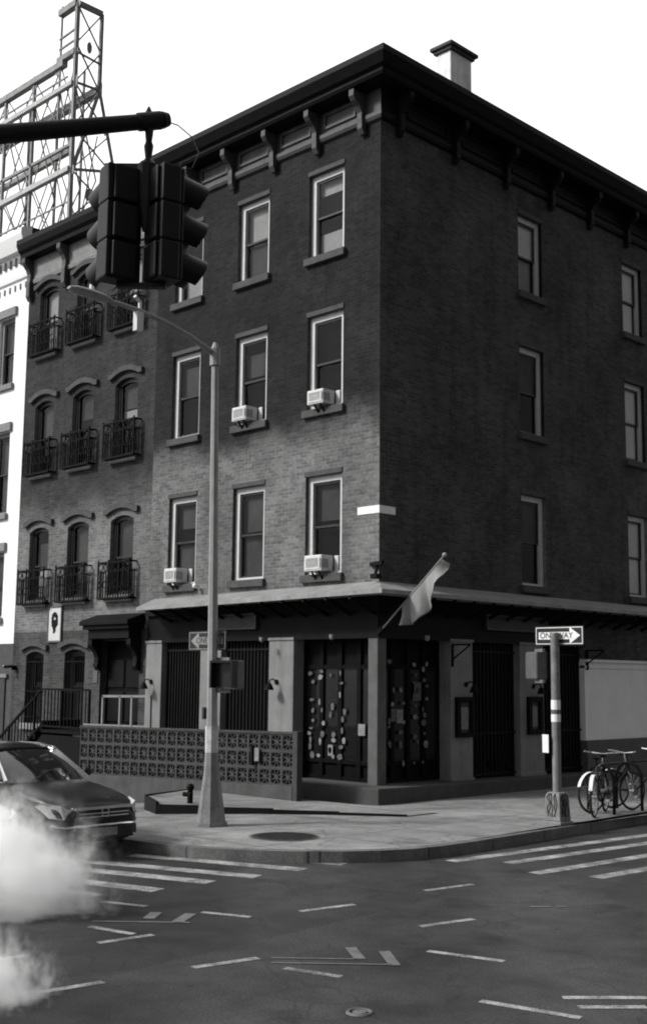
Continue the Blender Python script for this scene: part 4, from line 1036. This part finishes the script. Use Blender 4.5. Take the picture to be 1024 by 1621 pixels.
# ------------------------------------------------------------------ cars
def make_car(label, paint, loc, rz, sc):
    t = thing('parked_car', label, 'car', loc, rz)
    t.scale = sc; XF[t] = XF[t] @ Matrix.Diagonal((*sc, 1))
    # side profile: x (front = 0, tail = -4.6), half width, sill, belt/hood height
    st = [(0.0, .62, .30, .62), (-.06, .76, .25, .72), (-.18, .84, .22, .80), (-.5, .89, .2, .88), (-.95, .905, .2, .94), (-1.3, .91, .2, .975), (-1.6, .91, .2, .985), (-2.4, .91, .2, .985), (-3.4, .91, .2, 1.0), (-4.0, .89, .22, 1.02), (-4.4, .84, .26, 1.0), (-4.6, .74, .32, .92)]
    m = LMB(t); vs = []
    for x, w, zs, zt in st:
        pf = [(0, zs), (w * .86, zs), (w * .97, zs + .1), (w, zs + .22), (w, zs + (zt - zs) * .62), (w * .975, zt - .09), (w * .90, zt - .025), (w * .60, zt + .02), (0, zt + .035)]
        ring = [(y, z) for y, z in pf] + [(-y, z) for y, z in pf[-2:0:-1]]
        vs += [(x, y, z) for y, z in ring]
    k = 16; n = len(st)
    fs = [(i * k + j, i * k + (j + 1) % k, (i + 1) * k + (j + 1) % k, (i + 1) * k + j) for i in range(n - 1) for j in range(k)] + [tuple(range(k)), tuple(range((n - 1) * k, n * k))]
    m.add(vs, fs); body = m.build('body', paint, t, smooth=True)
    sd = body.modifiers.new('sub', 'SUBSURF'); sd.levels = 2; sd.render_levels = 2
    # cabin
    def cab(x, z):  # half width by height
        return .84 - (z - .98) * .52
    base = [(-1.28, 1.0), (-2.05, 1.40), (-2.5, 1.455), (-3.0, 1.455), (-3.45, 1.40), (-4.12, 1.06)]
    top = [(-2.08, 1.41), (-2.5, 1.46), (-3.0, 1.46), (-3.42, 1.41)]
    m = LMB(t); vs = []
    for x, z in top:
        w = cab(x, z) - .03
        for y, dz in ((-w, -.035), (-w * .8, 0), (-w * .4, .018), (0, .022), (w * .4, .018), (w * .8, 0), (w, -.035)): vs.append((x, y, z + dz))
    m.add(vs, [(i * 7 + j, i * 7 + j + 1, (i + 1) * 7 + j + 1, (i + 1) * 7 + j) for i in range(3) for j in range(6)])
    ro = m.build('roof', paint, t, smooth=True); ro.modifiers.new('s', 'SOLIDIFY').thickness = .03
    m = LMB(t); vs = []
    for i in range(5):
        f = i / 4; x = -1.22 + (-2.10 + 1.22) * f; z = .985 + (1.415 - .985) * f + .03 * math.sin(PI * f)
        w = cab(x, z) - .02
        for j in range(7):
            y = -w + 2 * w * j / 6; vs.append((x - .18 * (y / w) ** 2 * (1 - f * .5), y, z))
    m.add(vs, [(i * 7 + j, i * 7 + j + 1, (i + 1) * 7 + j + 1, (i + 1) * 7 + j) for i in range(4) for j in range(6)]); m.build('windscreen', M['car_glass'], t, smooth=True)
    m = LMB(t); w = .6
    m.quad((-4.16, -.66, 1.02), (-4.16, .66, 1.02), (-3.42, .6, 1.41), (-3.42, -.6, 1.41)); m.build('rear_window', M['car_glass'], t)
    for s_ in (-1, 1):
        def sp(x, z): return (x, s_ * (cab(x, z) + .005), z)
        m = LMB(t); pts = [(-1.48, 1.0), (-2.12, 1.385), (-2.5, 1.425), (-3.0, 1.42), (-3.4, 1.37), (-3.98, 1.06), (-3.6, 1.0)]
        m.prism([sp(x, z) for x, z in pts], (0, -s_ * .02, 0)); sw = m.build('side_window', M['car_glass'], t)
        m = LMB(t); cr = [(-1.40, 1.0), (-2.08, 1.40), (-2.5, 1.445), (-3.0, 1.44), (-3.42, 1.39), (-4.02, 1.05)]
        for a, b in zip(cr, cr[1:]): m.bar(sp(a[0], a[1]), sp(b[0], b[1]), .035, .045)
        m.build('window_trim', M['chrome'], sw)
        m = LMB(t); m.bar((-1.45, s_ * .86, .99), (-3.9, s_ * .86, 1.0), .03, .022); m.build('belt_trim', M['chrome'], sw)
        m = LMB(t)
        for x in (-2.62,): m.bar(sp(x, 1.0), sp(x - .05, 1.42), .06, .03)
        m.build('door_pillar', M['car_trim'], sw)
        m = LMB(t); m.sphere((-1.62, s_ * 1.0, 1.06), .1, (.6, 1.05, .7)); m.bar((-1.62, s_ * .86, 1.02), (-1.62, s_ * .96, 1.04), .05); m.build('mirror', paint if s_ < 0 else M['car_trim'], t, smooth=True)
        # front light
        m = LMB(t); m.prism([(-.02, s_ * .60, .70), (-.05, s_ * .70, .58), (-.20, s_ * .875, .60), (-.52, s_ * .91, .74), (-.40, s_ * .88, .79), (-.10, s_ * .74, .76)], (.012, s_ * .012, .0)); hl = m.build('headlight', M['headlight'], t)
        m = LMB(t); m.bar((.02, s_ * .36, .66), (.0, s_ * .60, .72), .02, .03); m.bar((.0, s_ * .60, .72), (-.05, s_ * .70, .62), .02, .03); m.build('light_strip', M['chrome'], hl)
        m = LMB(t); m.prism([(.015, s_ * .54, .34), (-.01, s_ * .70, .34), (-.02, s_ * .70, .46), (.015, s_ * .54, .44)], (.03, 0, 0)); m.build('fog_lamp_recess', M['car_trim'], t)
        for x in (-.92, -3.62):
            m = LMB(t); m.torus((x, s_ * .82, .325), (0, 1, 0), .235, .095, 28, 10); wh_ = m.build('wheel', M['tyre'], t, smooth=True)
            m = LMB(t); m.disc((x, s_ * .80, .325), (0, s_, 0), .2, .07, 20)
            for q in range(5):
                th = 2 * PI * q / 5; m.bar((x, s_ * .885, .325), (x + .19 * math.cos(th), s_ * .875, .325 + .19 * math.sin(th)), .05)
            m.build('rim', M['steel'], wh_)
            m = LMB(t); m.disc((x, s_ * .86, .34), (0, s_, 0), .39, .06, 28); m.build('wheel_arch', M['car_trim'], t)
    m = LMB(t); m.prism([(.02, -.56, .56), (.02, .56, .56), (.02, .50, .70), (.02, -.50, .70)], (.02, 0, 0)); gr = m.build('grille', M['car_trim'], t, bevel=.01)
    m = LMB(t)
    for z in (.60, .645): m.bar((.045, -.5, z), (.045, .5, z), .012, .014)
    m.bar((.05, -.57, .715), (.05, .57, .715), .03, .035); m.build('grille_bar', M['chrome'], gr)
    m = LMB(t); m.bar((.065, -.055, .59), (.065, -.065, .70), .02); m.bar((.065, .055, .59), (.065, .065, .70), .02); m.bar((.065, -.055, .645), (.065, .055, .645), .02); m.build('badge', M['chrome'], gr)
    m = LMB(t); m.prism([(.03, -.62, .30), (.03, .62, .30), (.03, .56, .46), (.03, -.56, .46)], (.02, 0, 0)); m.build('lower_intake', M['car_trim'], t, bevel=.01)
    m = LMB(t); pts = [(-.20, -.87, .50), (-.02, -.68, .47), (.07, -.3, .49), (.08, 0, .49), (.07, .3, .49), (-.02, .68, .47), (-.20, .87, .50)]
    m.tube(pts, .018, 8); m.build('bumper_trim', M['chrome'], t, smooth=True)
    m = LMB(t); m.box(.055, .07, -.26, .26, .34, .45); m.build('number_plate', M['paper_mid'], t)
    m = LMB(t); m.bar((-1.25, -.45, 1.01), (-1.45, .1, 1.13), .012); m.bar((-1.22, .1, 1.01), (-1.45, .6, 1.12), .012); m.build('wiper', M['car_trim'], t)
    return t
make_car('dark saloon car with chrome window trim waiting at the left kerb', M['car'], (1.88, -7.44, zg(.5)), R(2), (.90, .80, .97))
make_car('white car whose bonnet pokes in from the left edge behind the steam', M['car_white'], (2.35, -9.62, zg(1.3)), R(0), (.92, .88, .95))

# ------------------------------------------------------------------ bicycles at the right kerb
def make_bike(label, loc, rz):
    t = thing('bicycle', label, 'bicycle', loc, rz, 'bicycles locked at the right kerb')
    Rw = .33
    for x in (-.51, .51):
        m = LMB(t); m.torus((x, 0, Rw), (0, 1, 0), Rw - .02, .02, 36, 8); w = m.build('wheel', M['tyre'], t, smooth=True)
        m = LMB(t)
        for k in range(14):
            th = 2 * PI * k / 14; m.bar((x, 0, Rw), (x + .3 * math.cos(th), 0, Rw + .3 * math.sin(th)), .004)
        m.tube([(x, -.05, Rw), (x, .05, Rw)], .022, 8); m.torus((x, 0, Rw), (0, 1, 0), .295, .012, 30, 6); m.build('rim', M['steel'], w)
    m = LMB(t); bb = (-.06, 0, .30); se = (-.20, 0, .80); hd_ = (.36, 0, .82); hb = (.39, 0, .68)
    for a, b in ((bb, se), (se, hd_), (bb, hb), (hd_, hb), (bb, (-.51, .05, Rw)), (bb, (-.51, -.05, Rw)), (se, (-.51, .05, Rw)), (se, (-.51, -.05, Rw))): m.tube([a, b], .018, 8)
    m.build('frame', M['car_trim'], t, smooth=True)
    m = LMB(t); m.tube([hb, (.43, .05, .60), (.51, .05, Rw)], .014, 6); m.tube([hb, (.43, -.05, .60), (.51, -.05, Rw)], .014, 6); m.build('fork', M['steel'], t, smooth=True)
    m = LMB(t); m.tube([hd_, (.33, 0, .98)], .015, 8); m.tube([(.26, -.30, 1.02), (.36, -.18, 1.0), (.34, 0, .98), (.36, .18, 1.0), (.26, .30, 1.02)], .013, 8); m.build('handlebar', M['chrome'], t, smooth=True)
    m = LMB(t); m.tube([se, (-.23, 0, .92)], .014, 8); m.sphere((-.25, 0, .95), .13, (1.0, .55, .28)); m.build('saddle', M['fascia'], t, smooth=True)
    m = LMB(t); m.disc((-.06, .03, .30), (0, 1, 0), .09, .012, 20); m.bar((-.06, .06, .30), (.06, .06, .18), .02); m.bar((-.06, -.06, .30), (-.18, -.06, .42), .02); m.box(.0, .1, .06, .15, .165, .19); m.box(-.24, -.14, -.15, -.06, .41, .435); m.build('crank', M['steel'], t)
    m = LMB(t); vs = []
    for i in range(9):
        th = R(20 + 95 * i / 8); 
        for y in (-.03, .03): vs.append((-.51 - .36 * math.cos(th) * .9, y, Rw + .36 * math.sin(th)))
    m.add(vs, [(2 * i, 2 * i + 1, 2 * i + 3, 2 * i + 2) for i in range(8)]); m.build('mudguard', M['white'], t).modifiers.new('s', 'SOLIDIFY').thickness = .006
make_bike('dark bicycle parked closest to the slim sign pole', (4.10, 1.0, SW), R(112))
make_bike('dark bicycle with a bright mudguard in the middle of the row at the right kerb', (4.0, 1.55, SW), R(80))
make_bike('dark bicycle at the far end of the row by the white shop wall', (3.95, 2.5, SW), R(60))
t = thing('bicycle_rack', 'dark tubular hoop rack that the bicycles lean on', 'bicycle rack', (4.0, 1.6, SW))
for y in (1.2, 2.1):
    m = MB(); m.tube([(3.75, y, SW), (3.75, y, .75), (3.83, y, .9), (4.0, y, .96), (4.17, y, .9), (4.25, y, .75), (4.25, y, SW)], .028, 8); m.build('hoop', M['iron'], t, smooth=True)

# ------------------------------------------------------------------ made-up white volumes added over the road
def white_volume_mat(dens):
    m = bpy.data.materials.new('steam'); m.use_nodes = True; nt = m.node_tree; nt.nodes.clear()
    o = nt.nodes.new('ShaderNodeOutputMaterial'); v = nt.nodes.new('ShaderNodeVolumePrincipled'); nt.links.new(v.outputs[0], o.inputs['Volume'])
    v.inputs['Color'].default_value = g(.995); v.inputs['Anisotropy'].default_value = 0
    tc = N(nt, 'ShaderNodeTexCoord'); gen = tc.outputs['Object']
    ln = N(nt, 'ShaderNodeVectorMath', operation='LENGTH'); nt.links.new(gen, ln.inputs[0])
    mp = N(nt, 'ShaderNodeMapping'); mp.inputs['Scale'].default_value = (1.7, 1.7, .9); nt.links.new(gen, mp.inputs[0])
    n1 = noise(nt, mp.outputs[0], 3.0, 9, .74)
    n2 = noise(nt, gen, 1.1, 3, .5)
    fall = maprange(nt, ln.outputs['Value'], .2, .93, 1, 0, True)
    k = mathn(nt, 'ADD', mathn(nt, 'ADD', mathn(nt, 'MULTIPLY', n1, 1.7), mathn(nt, 'MULTIPLY', n2, .5)), mathn(nt, 'MULTIPLY', fall, .5))
    d = mathn(nt, 'MULTIPLY', maprange(nt, k, 1.16, 1.60, 0, 1, True), maprange(nt, ln.outputs['Value'], .55, .97, 1, 0, True))
    nt.links.new(mathn(nt, 'MULTIPLY', d, dens), v.inputs['Density'])
    return m
M['steam'] = white_volume_mat(20.0)
def add_white_volume(label, c, s_, rz=0):
    m = MB(); m.sphere((0, 0, 0), 1.0, (1, 1, 1), 20, 12)
    o = m.build('steam', M['steam']); o.location = c; o.scale = s_; o.rotation_euler = (0, 0, rz)
    o['kind'] = 'stuff'; o['label'] = label; o['category'] = 'steam'
    return o
add_white_volume('large white cloud of steam drifting over the crossing in front of the dark car', (3.58, -10.70, .12), (2.35, 1.15, 1.5), R(40))
add_white_volume('small white wisp of steam low over the road at the bottom left corner', (6.72, -12.28, -.2), (1.25, .9, .95), R(40))

# ------------------------------------------------------------------ light, sky, camera
SUN_AZ = Vector((-.53, -.848, 0)); EL = R(38)
sun = bpy.data.lights.new('sun', 'SUN'); sun.energy = 1.5; sun.angle = R(10); sun.color = (1, .99, .97)
so = bpy.data.objects.new('sun', sun); COL.objects.link(so)
sd = Vector((SUN_AZ.x * math.cos(EL), SUN_AZ.y * math.cos(EL), math.sin(EL)))
so.rotation_euler = (-sd).to_track_quat('-Z', 'Y').to_euler(); so.location = (0, -10, 30)
w = bpy.data.worlds.new('World'); S.world = w; w.use_nodes = True; nt = w.node_tree
bg = nt.nodes['Background']; sk = nt.nodes.new('ShaderNodeTexSky'); sk.sky_type = 'NISHITA'; sk.sun_disc = False
sk.sun_elevation = EL; sk.sun_rotation = math.atan2(sd.x, sd.y); sk.dust_density = 4.0; sk.air_density = 1.0; sk.altitude = 0
bw_ = nt.nodes.new('ShaderNodeRGBToBW'); nt.links.new(sk.outputs[0], bw_.inputs[0])
# added glow brightens only the sky ahead, leaving the facades' fill light low
tcw = nt.nodes.new('ShaderNodeTexCoord'); dp = nt.nodes.new('ShaderNodeVectorMath'); dp.operation = 'DOT_PRODUCT'
nt.links.new(tcw.outputs['Generated'], dp.inputs[0]); dp.inputs[1].default_value = Vector((-.68, .68, .27)).normalized()
cn = noise(nt, tcw.outputs['Generated'], 2.5, 5, .6)
cd = mathn(nt, 'ADD', dp.outputs['Value'], mathn(nt, 'MULTIPLY', mathn(nt, 'SUBTRACT', cn, .5), .35))
cl = mathn(nt, 'MULTIPLY', maprange(nt, cd, .15, .8, 0, 1, True), 10.0)
nt.links.new(mathn(nt, 'ADD', bw_.outputs[0], cl), bg.inputs[0])
bg.inputs[1].default_value = .05
S.view_settings.view_transform = 'Standard'; S.view_settings.look = 'None'; S.view_settings.gamma = 1; S.view_settings.exposure = 1.22
cam = bpy.data.cameras.new('camera'); co = bpy.data.objects.new('camera', cam); COL.objects.link(co)
yaw, pit, rol = R(44.9895), R(7.93994), R(.59331)
f = Vector((-math.sin(yaw) * math.cos(pit), math.cos(yaw) * math.cos(pit), math.sin(pit))); r0 = Vector((math.cos(yaw), math.sin(yaw), 0)); u0 = r0.cross(f)
r = r0 * math.cos(rol) + u0 * math.sin(rol); u = -r0 * math.sin(rol) + u0 * math.cos(rol)
Mx = Matrix((r, u, -f)).transposed().to_4x4(); Mx.translation = (15.32164531, -16.83718785, 2.35)
co.matrix_world = Mx
cam.sensor_fit = 'HORIZONTAL'; cam.sensor_width = 24; cam.lens = 24 * 1898.44 / 1024; cam.clip_end = 2000; cam.clip_start = .05
S.camera = co
S.render.film_transparent = False
S.cycles.pixel_filter_type = 'BLACKMAN_HARRIS'; S.cycles.filter_width = 2.0
S.cycles.max_bounces = 30; S.cycles.glossy_bounces = 4; S.cycles.diffuse_bounces = 4; S.cycles.transparent_max_bounces = 12; S.cycles.volume_bounces = 28
